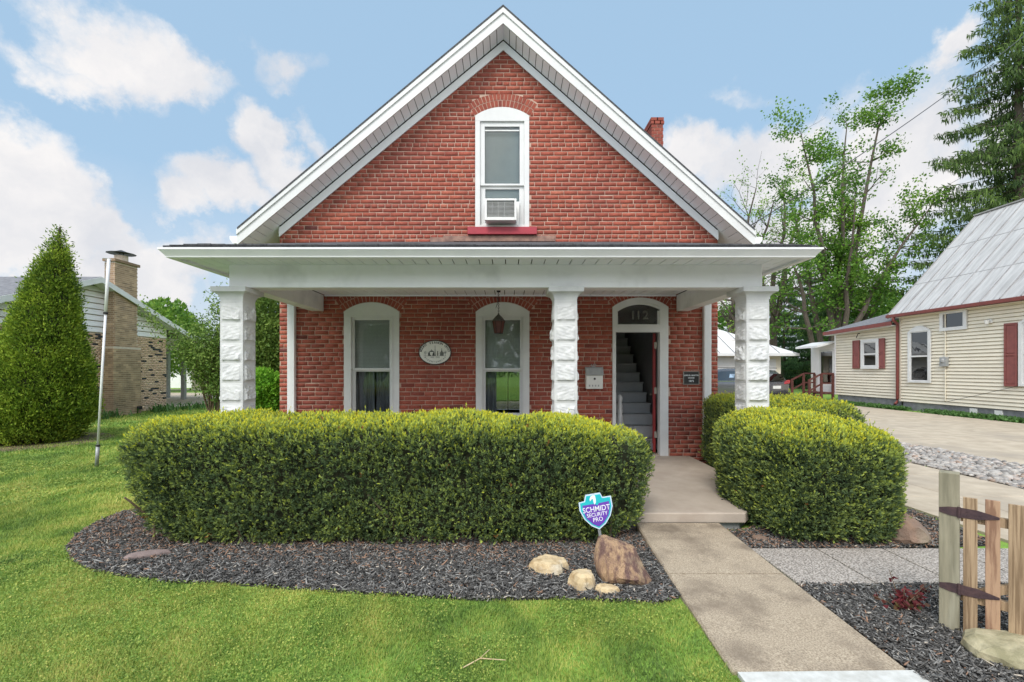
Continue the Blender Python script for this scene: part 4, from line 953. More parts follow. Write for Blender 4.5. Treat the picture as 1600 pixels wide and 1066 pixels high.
def grass():
    allP = []; allH = []; allW = []
    forbid = [bedL, [(1.225,0),(4.9,0),(4.9,8.3),(1.27,8.3)], [(-3.9,5.5),(6.9,5.5),(6.9,16.3),(-3.9,16.3)], [(4.7,0),(15.5,0),(15.5,25),(4.7,25)]]
    for (y0, y1, dens, hh, ww) in ((1.9,3.6,19000,.023,.0048),(3.6,5.5,11000,.026,.0066),(5.5,8.5,4500,.032,.010),(8.5,13,1700,.038,.015),(13,24,350,.05,.026)):
        xl, xr = -1.14*y1-1.0, min(1.4, 5)
        n = int((xr-xl)*(y1-y0)*dens); X = rng.uniform(xl,xr,n); Y = rng.uniform(y0,y1,n)
        k_ = X > -1.14*Y-1.0
        X, Y = X[k_], Y[k_]
        for i, f in enumerate(forbid):
            jit = snoise(np.stack([X,Y,0*X],1),14)*.028 if i == 0 else (snoise(np.stack([X,Y,0*X],1),9)*.012 if i == 1 else 0)
            ins = in_poly(X+jit, Y+jit, f); X, Y = X[~ins], Y[~ins]
        cl = snoise(np.stack([X,Y,0*X],1), 6); 
        h = hh*(1+.30*cl+rng.normal(0,.22,len(X))); h = np.clip(h,.012,.09)
        allP.append(np.stack([X,Y,0*X],1)); allH.append(h); allW.append(np.full(len(X),ww))
    Pc = np.concatenate(allP); h = np.concatenate(allH); wd = np.concatenate(allW); n = len(Pc)
    a = rng.uniform(0,2*math.pi,n); lean = rng.uniform(.2,1.5,n)
    # clumps lean the same way
    fx = snoise(Pc+3,9)*.35; fy = snoise(Pc+31,9)*.35
    dx_, dy_ = np.cos(a)*lean+fx, np.sin(a)*lean+fy
    s = np.stack([-np.sin(a),np.cos(a),0*a],1)*wd[:,None]*.5
    tip = Pc+np.stack([dx_*h*.75,dy_*h*.75,h],1); 
    V = np.stack([Pc-s,Pc+s,tip],1).reshape(-1,3)
    big = snoise(Pc,.9); med = snoise(Pc+50,3.2)
    t = np.clip(.47+.20*big+.24*med+.22*snoise(Pc+11,10)+rng.normal(0,.17,n),0,.97); yl = (snoise(Pc+80,1.7) > .8)&(rng.random(n) < .35); t = np.where(yl,np.clip(t+.3,0,1),t); t = np.where(rng.random(n) < .01,1,t)
    me = npmesh('grass', V, np.arange(n*3).reshape(n,3), np.repeat(t,3))
    tag(link(me,'grass',M['grass']), 'bright green mown lawn grass left of the walk', 'grass', kind='stuff')
grass()
def weeds():
    n = 110000; Y = 2.0+6*rng.random(n)**1.4; X = rng.uniform(-1,1,n)*1.2*Y-.0; X = np.minimum(X, 1.2)
    k_ = (snoise(np.stack([X,Y,0*X],1)+13,1.6) > .0)&(X < 1.19)&~in_poly(X,Y,bedL)&(Y < 9); X, Y = X[k_], Y[k_]; n = len(X); a = rng.uniform(0,6.28,n)
    D = np.stack([np.cos(a),np.sin(a),rng.uniform(.05,.7,n)],1)
    o_ = leaves('clover', np.stack([X,Y,rng.uniform(.015,.035,n)],1), D, rng.uniform(.010,.020,n)*(Y/3.2), rng.uniform(.008,.014,n)*(Y/3.2), np.clip(rng.normal(.5,.2,n),0,.95), M['grass'], side=np.tile([0,0,1.0],(n,1)))
    tag(o_, 'clover and broad leaved weeds mixed through the mown lawn', 'clover', kind='stuff')
weeds()
def pebbles():
    n = 13000; X = rng.uniform(7.0,8.68,n); Y = 5.0+15*rng.random(n)**1.5
    oc = np.array([(1,0,0),(-1,0,0),(0,1,0),(0,-1,0),(0,0,1),(0,0,-1)],float); m_ = [(0,2),(2,1),(1,3),(3,0),(0,4),(2,4),(1,4),(3,4),(0,5),(2,5),(1,5),(3,5)]
    mid = np.array([oc[a]+oc[b] for a, b in m_]); mid /= np.linalg.norm(mid,axis=1)[:,None]; bs = np.vstack([oc,mid])
    ix = {tuple(sorted(e)): 6+i for i, e in enumerate(m_)}; Fc = []
    for tr_ in [(0,2,4),(2,1,4),(1,3,4),(3,0,4),(2,0,5),(1,2,5),(3,1,5),(0,3,5)]:
        a,b,c_ = tr_; ab, bc_, ca = ix[tuple(sorted((a,b)))], ix[tuple(sorted((b,c_)))], ix[tuple(sorted((c_,a)))]; Fc += [(a,ab,ca),(ab,b,bc_),(ca,bc_,c_),(ab,bc_,ca)]
    Fc = np.array(Fc); sz = rng.gamma(4,.0065,n)+.010
    V = bs[None]*(sz[:,None,None]*np.stack([rng.uniform(.8,1.3,n),rng.uniform(.6,1,n),rng.uniform(.4,.7,n)],1)[:,None,:])*rng.uniform(.85,1.1,(n,18,1))
    a = rng.uniform(0,6.28,n); ca_, sa = np.cos(a)[:,None], np.sin(a)[:,None]; x = V[:,:,0]*ca_-V[:,:,1]*sa; y = V[:,:,0]*sa+V[:,:,1]*ca_; V = np.stack([x,y,V[:,:,2]],2)
    V += np.stack([X,Y,.02+rng.uniform(0,.03,n)],1)[:,None,:]
    me = npmesh('gravel', V.reshape(-1,3), (np.arange(n)[:,None,None]*18+Fc[None]).reshape(-1,3), np.repeat(np.clip(rng.beta(2,1.6,n),0,1),18), smooth=False)
    tag(link(me,'gravel',M['gravel']), 'pale river gravel strip along the concrete driveway', 'gravel', kind='stuff')
pebbles()

# ------------------------------------------------------------------ rocks
def rock(name, outline, y, thick, mat, label, lean=0, seed=0, group=None):
    """upright or lying stone: outline given as (x,z) silhouette, real depth, faceted by noise"""
    cx_ = sum(p[0] for p in outline)/len(outline); r_ = np.random.default_rng(seed); nl = 9; n = 48
    # resample outline
    pts = []; m_ = len(outline)
    for i in range(n):
        t = i/n*m_; a = outline[int(t)%m_]; b = outline[(int(t)+1)%m_]; f = t-int(t); pts.append((a[0]*(1-f)+b[0]*f, a[1]*(1-f)+b[1]*f))
    zc_ = sum(p[1] for p in pts)/n; V = []
    for j in range(nl+1):
        s = math.sin(math.pi*(.06+.88*j/nl))**.55; yy = y+thick*(j/nl-.5)
        for (x, z) in pts: V.append((cx_+(x-cx_)*s, yy+lean*(z), zc_+(z-zc_)*s))
    V = np.array(V); d = snoise(V+seed,9)*.012+snoise(V+seed*3,22)*.005; V += unit(V-np.array([cx_,y,zc_]))*d[:,None]; V[:,2] = np.maximum(V[:,2],-.05)
    mb = MB(); fs = [(j*n+i, j*n+(i+1)%n, (j+1)*n+(i+1)%n, (j+1)*n+i) for j in range(nl) for i in range(n)]+[tuple(range(n-1,-1,-1)), tuple(nl*n+i for i in range(n))]
    mb.add([tuple(v) for v in V], fs); o_ = mb.build(name, mat, None, loc=(cx_,y,0)); return tag(o_, label, 'rock', group)
def pix(pts, Z): return [(P(a,b,Z).x, P(a,b,Z).z) for a, b in pts]
rock('rock', pix([(934,862),(940,850),(952,847),(966,853),(985,857),(998,862),(1003,876),(1012,893),(1024,910),(1020,920),(1010,923),(975,920),(942,917),(934,900),(931,880)],3.45), 3.5, .26, M['rock_big'], 'largest striped brown upright rock in the mulch, beside the walk', .25, 1)
def flatstone(name, cx_, cy_, rx, ry, h, mat, label, seed, z=0, ang=0, group=None):
    n = 26; rings = [(0.0,1.0),(.55,.98),(.85,.88),(.97,.6),(1.0,.3),(.96,-.1)]; V = []
    r_ = np.random.default_rng(seed); pr_ = [1+.10*math.sin(2*t+r_.uniform(0,6))+r_.uniform(-.05,.05) for t in np.linspace(0,2*math.pi,n,endpoint=False)]
    for (rr, zz_) in rings[1:]:
        for i in range(n):
            t = 2*math.pi*i/n; e = abs(math.cos(t))**.0; x = rx*rr*pr_[i]*math.cos(t); y = ry*rr*pr_[i]*math.sin(t); V.append((cx_+x*math.cos(ang)-y*math.sin(ang), cy_+x*math.sin(ang)+y*math.cos(ang), z+h*zz_))
    V = np.array(V); V[:,2] += snoise(V+seed,12)*.1*h; V[:,:2] += (snoise(V+seed*2,20)*.03*rx)[:,None]
    m_ = len(rings)-1; mb = MB(); fs = [(j*n+i, (j+1)*n+i, (j+1)*n+(i+1)%n, j*n+(i+1)%n) for j in range(m_-1) for i in range(n)]+[tuple(range(n))]
    mb.add([tuple(v) for v in V], fs); return tag(mb.build(name, mat, None, loc=(cx_,cy_,z)), label, 'rock', group)
flatstone('rock', .345,3.72,.16,.13,.10,M['rock_tan'],'pale flat topped stone left of the large striped rock',3)
flatstone('rock', .565,3.42,.095,.11,.13,M['rock_tan'],'orange tan rounded stone leaning in front of the pale flat one',5)
flatstone('rock', .735,3.33,.085,.06,.07,M['rock_tan'],'smallest yellowish stone at the lawn edge',8)
rock('rock', pix([(1383,845),(1385,825),(1392,812),(1404,802),(1424,801),(1440,812),(1452,828),(1457,843),(1452,855),(1420,857),(1396,856)],4.3), 4.42, .5, M['rock_brown'], 'brown boulder beside the right side of the rounded hedge', .1, 12)
flatstone('rock', 3.02,2.50,.43,.20,.12,M['rock_green'],'flat mossy yellow stone in the lower right corner below the gate',9, ang=-.35)
flatstone('slate_stone', P(237,0,3.99).x,3.95,.16,.06,.035,M['slate'],'thin brown slate lying in the left end of the mulch bed',15, ang=.45, z=.03)
flatstone('rock', 2.42,4.36,.07,.05,.05,M['rock_brown'],'little brown stone under the left side of the rounded hedge',22)
# twig on the lawn
c = MB(); a = G(722,1050); b = G(790,1040); c.tube([a+Vector((0,0,.02)), a.lerp(b,.4)+Vector((.0,.04,.035)), b+Vector((0,0,.03))], [.003,.0035,.002], 6); c.tube([a.lerp(b,.4)+Vector((0,.04,.035)), a.lerp(b,.6)+Vector((0,.10,.04))],.002,5)
tag(c.build('twig', M['rock_tan'], None, loc=tuple(a)), 'thin dry twig lying on the lawn near the bottom edge', 'twig')

# ------------------------------------------------------------------ gate and post
pb = Vector((2.80,2.88,0)); gd = Vector((.70,-.714,0)); ang = math.atan2(gd.y, gd.x); gn = Vector((-.714,-.70,0))
post = thing('gate_post', tuple(pb), 'weathered grey green square post carrying the wooden gate', 'post', rz=ang)
MB().box(-.047,.047,-.047,.047,-.05,1.0).build('timber', M['oldwood'], post, local=True, bevel=.005)
gate = thing('wooden_gate', tuple(pb+gd*.05+gn*.037), 'small brown picket gate with strap hinges standing half open', 'gate', rz=ang)
for i in range(9):
    x0 = .012+.094*i; j = [.0,.004,-.003,.002,.005,-.002,.003,0,.002][i]
    c = MB(); c.box(x0,x0+.062,-.012,.008,.015+j,.862+j); c.build('picket', M['picket2'] if i in (1,4,7) else M['picket'], gate, local=True, bevel=.002)
for z in (.735,.245):
    c = MB(); c.box(.0,.86,.0085,.043,z-.028,z+.028); c.build('rail', M['picket'], gate, local=True, bevel=.002)
c = MB(); c.bar((.07,.026,.275),(.82,.026,.705),.032,.05); c.build('brace', M['picket'], gate, local=True, bevel=.002)
for z in (.765,.290):
    c = MB(); c.prism([(.0,z-.030),(.075,z-.028),(.165,z-.006),(.165,z+.006),(.075,z+.028),(.0,z+.030)],'y',-.0165,-.0125)
    c.tube([(-.006,-.016,z-.034),(-.006,-.016,z+.034)],.008,8)
    for (qx, qz) in ((.03,.012),(.03,-.012),(.085,0),(.15,0)): c.box(qx-.004,qx+.004,-.019,-.0166,z+qz-.004,z+qz+.004)
    h_ = c.build('hinge', M['hinge'], gate, local=True)
for z in (.765,.290):
    c = MB(); c.prism([(.047,z-.030),(.0,z-.026),(-.045,z-.014),(-.045,z+.014),(.0,z+.026),(.047,z+.030)],'y',-.0515,-.0475); c.build('hinge_leaf', M['hinge'], post, local=True)

# ------------------------------------------------------------------ foliage helpers for plants and trees
def blob_leaves(name, centres, radii, per, Lg, Wd, mat, parent, tint0=.5, up=.2, squash=.8, seed=0, cut=None, shell=.35):
    r_ = np.random.default_rng(seed); C_ = []; T_ = []; Dd = []
    for (cc, rr) in zip(centres, radii):
        n = max(4,int(per*(rr**2))); d = unit(r_.normal(size=(n,3))); q = r_.random(n)**shell
        C_.append(np.array(cc)+d*q[:,None]*rr*np.array([1,1,squash])); Dd.append(unit(d+r_.normal(0,.8,(n,3))+np.array([0,0,up])))
        T_.append(np.clip(tint0+r_.normal(0,.16)+r_.normal(0,.15,n),0,1))
    C_ = np.concatenate(C_); Dd = np.concatenate(Dd); T_ = np.concatenate(T_)
    if cut is not None: k_ = cut(C_); C_, Dd, T_ = C_[k_], Dd[k_], T_[k_]
    n = len(C_)
    return leaves(name, C_, Dd, r_.uniform(.7,1.3,n)*Lg, r_.uniform(.7,1.3,n)*Wd, T_, mat, parent)
def branchy(mb, start, direction, length, rad, depth, tips, r_, spread=.55, upb=.12, seg=5, kids=3, n=6):
    p = Vector(start); d = Vector(direction).normalized(); pts = [p.copy()]; rs = [rad]
    for i in range(seg):
        d = (d+Vector(r_.normal(0,.11,3))+Vector((0,0,upb*.25))).normalized(); p = p+d*(length/seg); pts.append(p.copy()); rs.append(rad*(1-.65*(i+1)/seg))
    mb.tube(pts, rs, n if depth > 1 else 4, cap=False)
    if depth <= 1:
        for q in pts[1:]: tips.append((tuple(q), tuple(d)))
    if depth > 0:
        for k_ in range(kids+ (1 if depth > 2 else 0)):
            i = int(r_.integers(1 if depth < 3 else 2, seg+1)); b = pts[i]; dd = (pts[i]-pts[i-1]).normalized(); side = Vector(unit(np.cross(np.array(dd)[None], r_.normal(size=(1,3))))[0])
            branchy(mb, b, (dd*(1-spread*.5)+side*spread*r_.uniform(.7,1.3)+Vector((0,0,upb))).normalized(), length*r_.uniform(.45,.68), rs[i]*.62, depth-1, tips, r_, spread, upb, seg, kids, n)

# arborvitae by the left neighbour
def cone_tree(name, base, top, rad, h, label, cat, mat, n_l, seed, lsz=(.07,.022), p=.75, group=None, nb=1400):
    r_ = np.random.default_rng(seed); root = thing(name, tuple(base), label, cat, group)
    t = MB(); t.tube([base, (base.x*.5+top.x*.5, base.y*.5+top.y*.5, h*.5), tuple(top)], [.12,.08,.02], 8); t.build('trunk', M['bark'], root)
    # fans of foliage on an uneven cone surface
    zz_ = 1-np.sqrt(r_.random(nb))*1.0; zz_ = np.clip(zz_,0,1); a = r_.uniform(0,2*math.pi,nb)
    prof = lambda s: rad*np.where(s < .18, .80+.20*np.sin(s/.18*math.pi/2), np.clip((1-(s-.18)/.82),0,1)**p)
    Pb = np.stack([np.cos(a),np.sin(a),0*a],1); cxx = base.x+(top.x-base.x)*zz_**.8; cyy = base.y+(top.y-base.y)*zz_
    rr = prof(zz_)+.02; q = np.stack([cxx,cyy,.08+zz_*(h-.08)],1)+Pb*rr[:,None]
    lum = 1+.07*snoise(q,2.6)+.05*snoise(q+7,6); q = np.stack([cxx,cyy,.08+zz_*(h-.08)],1)+Pb*(rr*lum-.05)[:,None]
    K = int(n_l/nb); base_ = np.repeat(q,K,0); out = np.repeat(Pb,K,0); ph = np.repeat(r_.normal(0,.16,nb)+.10*snoise(q+3,4),K)
    off = r_.normal(0,1,(nb*K,3))*np.array([.055,.055,.075]); Pc = base_+off+out*r_.uniform(-.08,.06,(nb*K,1))
    D = unit(out*.7+np.array([0,0,.75])+r_.normal(0,.45,(nb*K,3)))
    leaves('foliage', Pc, D, r_.uniform(.7,1.3,nb*K)*lsz[0], r_.uniform(.7,1.3,nb*K)*lsz[1], np.clip(.48+1.5*ph+r_.normal(0,.16,nb*K),0,1), mat, root)
    # dark shell, shade between the leaves put into its colour
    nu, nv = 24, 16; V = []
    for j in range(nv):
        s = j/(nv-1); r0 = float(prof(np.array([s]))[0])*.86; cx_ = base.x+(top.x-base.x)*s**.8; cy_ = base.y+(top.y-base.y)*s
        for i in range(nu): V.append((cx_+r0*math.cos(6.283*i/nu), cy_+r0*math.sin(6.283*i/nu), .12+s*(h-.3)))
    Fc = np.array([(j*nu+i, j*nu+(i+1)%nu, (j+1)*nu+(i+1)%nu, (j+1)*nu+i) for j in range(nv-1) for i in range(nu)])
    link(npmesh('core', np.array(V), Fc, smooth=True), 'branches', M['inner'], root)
    return root
b0 = G(46,690); b0.y = 10.3; b0.x = (46-CX)/F*10.3
tp = P(94,355,10.3)
cone_tree('arborvitae', Vector((b0.x,10.3,0)), tp, .97, tp.z, 'tall green cone shaped evergreen at the left edge of the lawn', 'tree', M['arbor'], 100000, 11, (.066,.027), .93, nb=2600)
c = MB(); c.lathe((b0.x,10.3,.004),[(0,0),(1.5,.0),(1.45,.012),(0,.03)],30); tag(c.build('bare_soil', pmat('bare_soil',(.20,.13,.09),(.14,.10,.07),20,rough=1,bump=.6)), kind='structure')

# white pole
pz = 7.67; pB = P(151,0,pz); pT = P(170,405,pz)
pl = thing('white_pole', (pB.x,pz,0), 'thin leaning white pole with a chain at its top on the left lawn', 'pole')
def pp(t): return Vector((pB.x+(pT.x-pB.x)*t, pz, pT.z*t))
c = MB(); c.tube([pp(.0),pp(.10)],.027,12); c.build('sleeve', M['polegrey'], pl, smooth=True)
c = MB(); c.tube([pp(.095),pp(.74)],.018,12); c.tube([pp(.74),pp(1)],.024,12); c.build('shaft', M['pole'], pl, smooth=True)
c = MB(); c.tube([pp(.10),pp(.107)],.033,12); c.tube([pp(.735),pp(.745)],.034,12); c.build('collar', M['black'], pl)
c = MB(); c.tube([pp(1)+Vector((.05,0,-.01)), pp(1)+Vector((-.02,0,.012)), pp(1)+Vector((-.10,0,.015))],.007,6)
q = pp(1)+Vector((-.06,0,.0)); 
for i in range(16): c.tube([(q.x+.006*math.sin(i*2), q.y, q.z-.03*i),(q.x+.006*math.sin(i*2+1), q.y, q.z-.03*i-.022)],.006,5)
c.build('chain', M['polegrey'], pl)

# ------------------------------------------------------------------ left neighbour
XW = -14.09; ZRG, YRG = 4.72, 15.3; PIT = (4.72-3.02)/4.6
ln_ = thing('ranch_house', (XW,YRG,0), 'low tan brick house with white gable siding and wide brick chimney', 'house')
yA, yB = YRG-4.25, 18.8
# speckled brick wall: individually tinted courses
def speckle_wall(y0, y1, z0, z1, x, name, parent, mat, ch_=.068, bl=.21, out=.012):
    rows = int((z1-z0)/ch_); C_ = []; hx_ = []; tt_ = []
    for r_ in range(rows):
        y = y0-(.5*bl if r_%2 else 0)
        while y < y1:
            a, b = max(y,y0), min(y+bl-.012,y1); y += bl
            if b-a > .03: C_.append((x+.01,(a+b)/2,z0+(r_+.5)*ch_)); hx_.append((b-a)/2)
    C_ = np.array(C_); n = len(C_); hx_ = np.array(hx_)
    dk = (snoise(C_*np.array([1,.8,1.9]),11) > .6)&(rng.random(n) < .6)|(rng.random(n) < .04); tt_ = np.where(dk,rng.uniform(0,.08,n),np.clip(rng.normal(.6,.16,n),.2,1))
    z_ = np.zeros(n); me = boxes(C_, np.stack([z_+out,z_,z_],1), np.stack([z_,hx_,z_],1), np.stack([z_,z_,z_+.028],1), tt_, name)
    return link(me, name, mat, parent)
M['tanbrick'] = pmat('tan_brick', (.4,.3,.2), scale=20, rough=.9, attr='tint', attr_cols=[(0,(.03,.035,.045)),(.12,(.06,.06,.07)),(.2,(.50,.34,.23)),(.6,(.68,.47,.33)),(1,(.78,.58,.42))])
M['tanbrick2'] = pmat('chimney_brick', (.4,.3,.2), scale=3, rough=.9, attr='tint', attr_cols=[(0,(.26,.18,.115)),(1,(.50,.35,.225))], c3=(.21,.155,.11), s3=1.2, f3=.55)
M['tanmortar'] = pmat('tan_mortar', (.62,.52,.42), (.52,.44,.36), 12, rough=.95)
c = MB(); c.box(XW-6,XW,yA,yB,0,2.92); wl2 = c.build('wall', M['tanmortar'], ln_)
speckle_wall(yA, yB, 0.02, 2.90, XW, 'brickwork', wl2, M['tanbrick'])
c = MB(); gp = [(yA,2.921),(yB,2.921),(YRG+ (ZRG-.12-2.921)/PIT if False else yB,2.921)]
yv = lambda z: (ZRG-.10-z)/PIT
z = 2.921
while z < ZRG-.2:
    z2 = min(z+.2, ZRG-.12); h0, h1 = min(yv(z), YRG-yA), min(yv(z2), YRG-yA); e1 = min(YRG+h0, yB+.0); 
    c.slab([(XW+.045,YRG-h0,z),(XW+.045,min(YRG+h0,yB),z),(XW+.015,min(YRG+h1,yB),z2-.03),(XW+.015,YRG-h1,z2-.03)],(-.06,0,0)); z += .2
c.build('gable_siding', M['wsiding'], ln_)
c = MB(); c.prism([(YRG-4.25,2.921),(yB,2.921),(yB,ZRG-.2-3.5*PIT),(YRG,ZRG-.16),(YRG-4.25,ZRG-.16-4.25*PIT)],'x',XW-.2,XW-.02); c.build('gable_backing', M['tanmortar'], ln_)
r_ = MB()
ya, za = YRG-4.6, ZRG-4.6*PIT; yb, zb_ = YRG+4.6, ZRG-4.6*PIT
r_.slab([(XW+.45,YRG,ZRG),(XW+.45,ya,za),(XW-30,ya,za),(XW-30,YRG,ZRG)],(0,0,.04)); r_.slab([(XW+.45,YRG,ZRG),(XW-30,YRG,ZRG),(XW-30,yb,zb_),(XW+.45,yb,zb_)],(0,0,.04))
rf2 = r_.build('roof', M['shingle_grey'], ln_)
r_ = MB(); r_.slab([(XW+.46,YRG,ZRG-.16),(XW+.46,ya,za-.16),(XW+.46,ya,za+.03),(XW+.46,YRG,ZRG+.03)],(.03,0,0)); r_.slab([(XW+.46,YRG,ZRG-.16),(XW+.46,yb,zb_-.16),(XW+.46,yb,zb_+.03),(XW+.46,YRG,ZRG+.03)],(.03,0,0))
r_.box(XW-30,XW+.46,ya-.03,ya,za-.17,za+.02); r_.build('fascia', M['white'], rf2)
r_ = MB(); r_.slab([(XW+.02,YRG-.02,ZRG-.13),(XW+.02,ya,za-.13),(XW+.455,ya,za-.13),(XW+.455,YRG-.02,ZRG-.13)],(0,0,.02)); r_.slab([(XW+.02,YRG+.02,ZRG-.13),(XW+.02,yb,zb_-.13),(XW+.455,yb,zb_-.13),(XW+.455,YRG+.02,ZRG-.13)],(0,0,.02)); r_.build('soffit', M['white'], rf2)
# carport roof
r_ = MB(); r_.slab([(XW+.45,yb+.01,zb_-.05),(XW+.45,26,2.72),(XW-8,26,2.72),(XW-8,yb+.01,zb_-.05)],(0,0,.16)); cp = r_.build('carport_roof', M['white'], ln_)
for (px_, Zp) in ((287,24.0),(262,25.4)):
    c = MB(); q = P(px_,0,Zp); c.box(q.x-.09,q.x+.09,Zp-.09,Zp+.09,0,2.8); c.build('carport_post', M['polegrey'], ln_)
c = MB(); c.box(XW-7.9,XW,yB+.02,26,-.02,.06); c.build('carport_floor', M['drive'], ln_)
c = MB()
for i in range(9): c.box(XW+.02,XW+.045,14.55+.0,15.0,3.62+.05*i,3.655+.05*i)
c.build('gable_vent', M['white'], ln_)
# chimney
cc = MB(); cm_ = MB()
def chim_block(y0,y1,xo,z0,z1):
    cm_.box(XW+.031,xo-.006,y0+.006,y1-.006,z0,z1)
    rows = int((z1-z0)/.068)
    for r in range(rows):
        zq = z0+r*.068; o_ = .1 if r%2 else 0; y = y0-o_
        while y < y1:
            a, b = max(y,y0), min(y+.198,y1); y += .21
            if b-a > .03: cc.box(xo-.03,xo,a,b,zq,zq+.056,tint=float(np.clip(rng.normal(.5,.25),0,1)))
        x = XW+.031-o_
        while x < xo-.031:
            a, b = max(x,XW+.031), min(x+.198,xo-.031); x += .21
            if b-a > .02: cc.box(a,b,y0,y0+.03,zq,zq+.056,tint=float(np.clip(rng.normal(.35,.25),0,1)))
chim_block(15.8,17.0,-13.66,0,2.446); chim_block(15.9,16.88,-13.70,2.45,5.42)
chn = cc.build('chimney', M['tanbrick2'], ln_, tint=True); cm_.build('chimney_mortar', M['tanmortar'], chn)
c = MB(); c.box(XW+.0,-13.64,15.84,16.94,5.42,5.52); c.build('chimney_cap', M['tanbrick2'], chn, bevel=.01)
c = MB(); c.lathe((-13.88,16.38,5.52),[(.2,0),(.2,.2),(.16,.2)],16); c.build('flue', M['tanmortar'], chn)
c = MB(); c.lathe((-13.88,16.38,5.80),[(.44,.0),(.2,.06),(.03,.13)],12); c.bar((-13.95,16.38,5.7),(-13.95,16.38,5.83),.02); c.bar((-13.8,16.38,5.7),(-13.8,16.38,5.83),.02); c.build('flue_hood', M['black'], chn)
c = MB(); c.box(-13.621,-13.60,16.75,16.98,.16,.28); c.build('ash_door', M['black'], chn)

# outbuildings far left
fh = thing('white_outbuilding', (-29,40,0), 'white gabled outbuilding seen under the carport roof', 'building')
c = MB(); c.prism([(-32,0),(-25.2,0),(-25.2,2.0),(-28.6,3.3),(-32,2.0)],'y',40,46); c.build('wall', M['wsiding'], fh)
c = MB(); c.slab([(-28.6,39.6,3.36),(-24.8,39.6,1.9),(-24.8,46,1.9),(-28.6,46,3.36)],(0,0,.12)); c.slab([(-28.6,39.6,3.36),(-32.4,39.6,1.9),(-32.4,46,1.9),(-28.6,46,3.36)],(0,0,.12)); c.build('roof', M['shingle_grey'], fh)
c = MB(); c.box(-27.3,-26.5,39.97,39.99,.9,1.7); c.build('window', M['darkglass'], fh)
fb = thing('brick_outbuilding', (-25,38,0), 'small tan brick building with white trim beyond the bush', 'building')
c = MB(); c.box(-26.3,-22.5,38,42,0,2.1); c.build('wall', M['tanmortar'], fb)
c = MB(); c.slab([(-26.9,37.6,2.05),(-24.4,37.6,3.2),(-24.4,42,3.2),(-26.9,42,2.05)],(0,0,.12)); c.slab([(-24.4,37.6,3.2),(-21.9,37.6,2.05),(-21.9,42,2.05),(-24.4,42,3.2)],(0,0,.12)); c.build('roof', M['wsiding'], fb)

# plants by the left neighbour
def blades(root_loc, n, spread, h, name, label, cat, mat, seed, group=None):
    r_ = np.random.default_rng(seed); C_ = np.array([[root_loc[0],root_loc[1],0]])+np.stack([r_.normal(0,spread[0],n),r_.normal(0,spread[1],n),0*r_.random(n)],1)
    a = r_.uniform(0,6.28,n); ln2 = r_.uniform(.2,.9,n); D = np.stack([np.cos(a)*ln2,np.sin(a)*ln2,np.ones(n)],1)
    Lh = r_.uniform(.6,1.1,n)*h
    D = unit(D); S = np.stack([-np.sin(a),np.cos(a),0*a],1)*.018; m1 = C_+D*Lh[:,None]*.6; tpp = m1+unit(D*np.array([1.6,1.6,.15]))*Lh[:,None]*.45
    V = np.stack([C_-S,C_+S,m1+S,m1-S,tpp],1).reshape(-1,3); i = np.arange(n)[:,None]*5
    Fq = np.concatenate([i+np.array([0,1,2]), i+np.array([0,2,3]), i+np.array([3,2,4])])
    me = npmesh(name, V, Fq, np.repeat(np.clip(r_.normal(.5,.25,n),0,1),5))
    return tag(link(me, name, mat, None, loc=(root_loc[0],root_loc[1],0)), label, cat, group)
blades((-13.45,15.0),90,(.25,.45),.5,'iris_clump','green strappy iris clump left of the neighbour chimney','plant',M['iris'],1,'iris clumps')
blades((-13.35,17.7),90,(.25,.5),.5,'iris_clump','green strappy iris clump just right of the neighbour chimney','plant',M['iris'],2,'iris clumps')
blades((-12.9,19.2),90,(.3,.6),.5,'iris_clump','green strappy iris clump at the neighbour house corner','plant',M['iris'],3,'iris clumps')
# bush behind left column
def bush(name, base, stems, height, rad, label, mat, seed, leafn, lsz, bare=.35, cat='bush', stem_r=.025, group=None, tint0=.5):
    r_ = np.random.default_rng(seed); root = thing(name, base, label, cat, group); mb = MB(); tips = []
    for i in range(stems):
        a = r_.uniform(0,6.28); s = r_.uniform(.1,1)*rad/height
        branchy(mb, (base[0]+.12*math.cos(a),base[1]+.12*math.sin(a),0), (math.cos(a)*s,math.sin(a)*s,1), height*r_.uniform(.45,.62), stem_r, 2, tips, r_, .5, .25, 5, 3, 5)
    mb.build('stem', M['stem'], root)
    T_ = np.array([t[0] for t in tips]); T_ = T_[T_[:,2] > bare*height]
    cs = T_[r_.integers(0,len(T_),leafn)]; n = len(cs); Pc = cs+r_.normal(0,1,(n,3))*np.array([.13,.13,.11])*height/3
    D = unit(r_.normal(size=(n,3))+np.array([0,0,.1])); tn = np.clip(tint0+.13*snoise(Pc,2.5)+r_.normal(0,.16,n),0,1)
    leaves('foliage', Pc, D, r_.uniform(.7,1.3,n)*lsz[0], r_.uniform(.7,1.3,n)*lsz[1], tn, mat, root)
    return root
bush('tall_bush', (-10.45,16.2,0), 14, 4.1, .85, 'tall airy multi stemmed bush left of the porch column', M['holly'], 21, 11000, (.10,.05), .18, tint0=.6)
bush('tall_bush', (-9.7,16.0,0), 9, 3.2, .8, 'lower airy bush partly hidden by the left porch column', M['holly'], 25, 7000, (.10,.05), .12, tint0=.55)
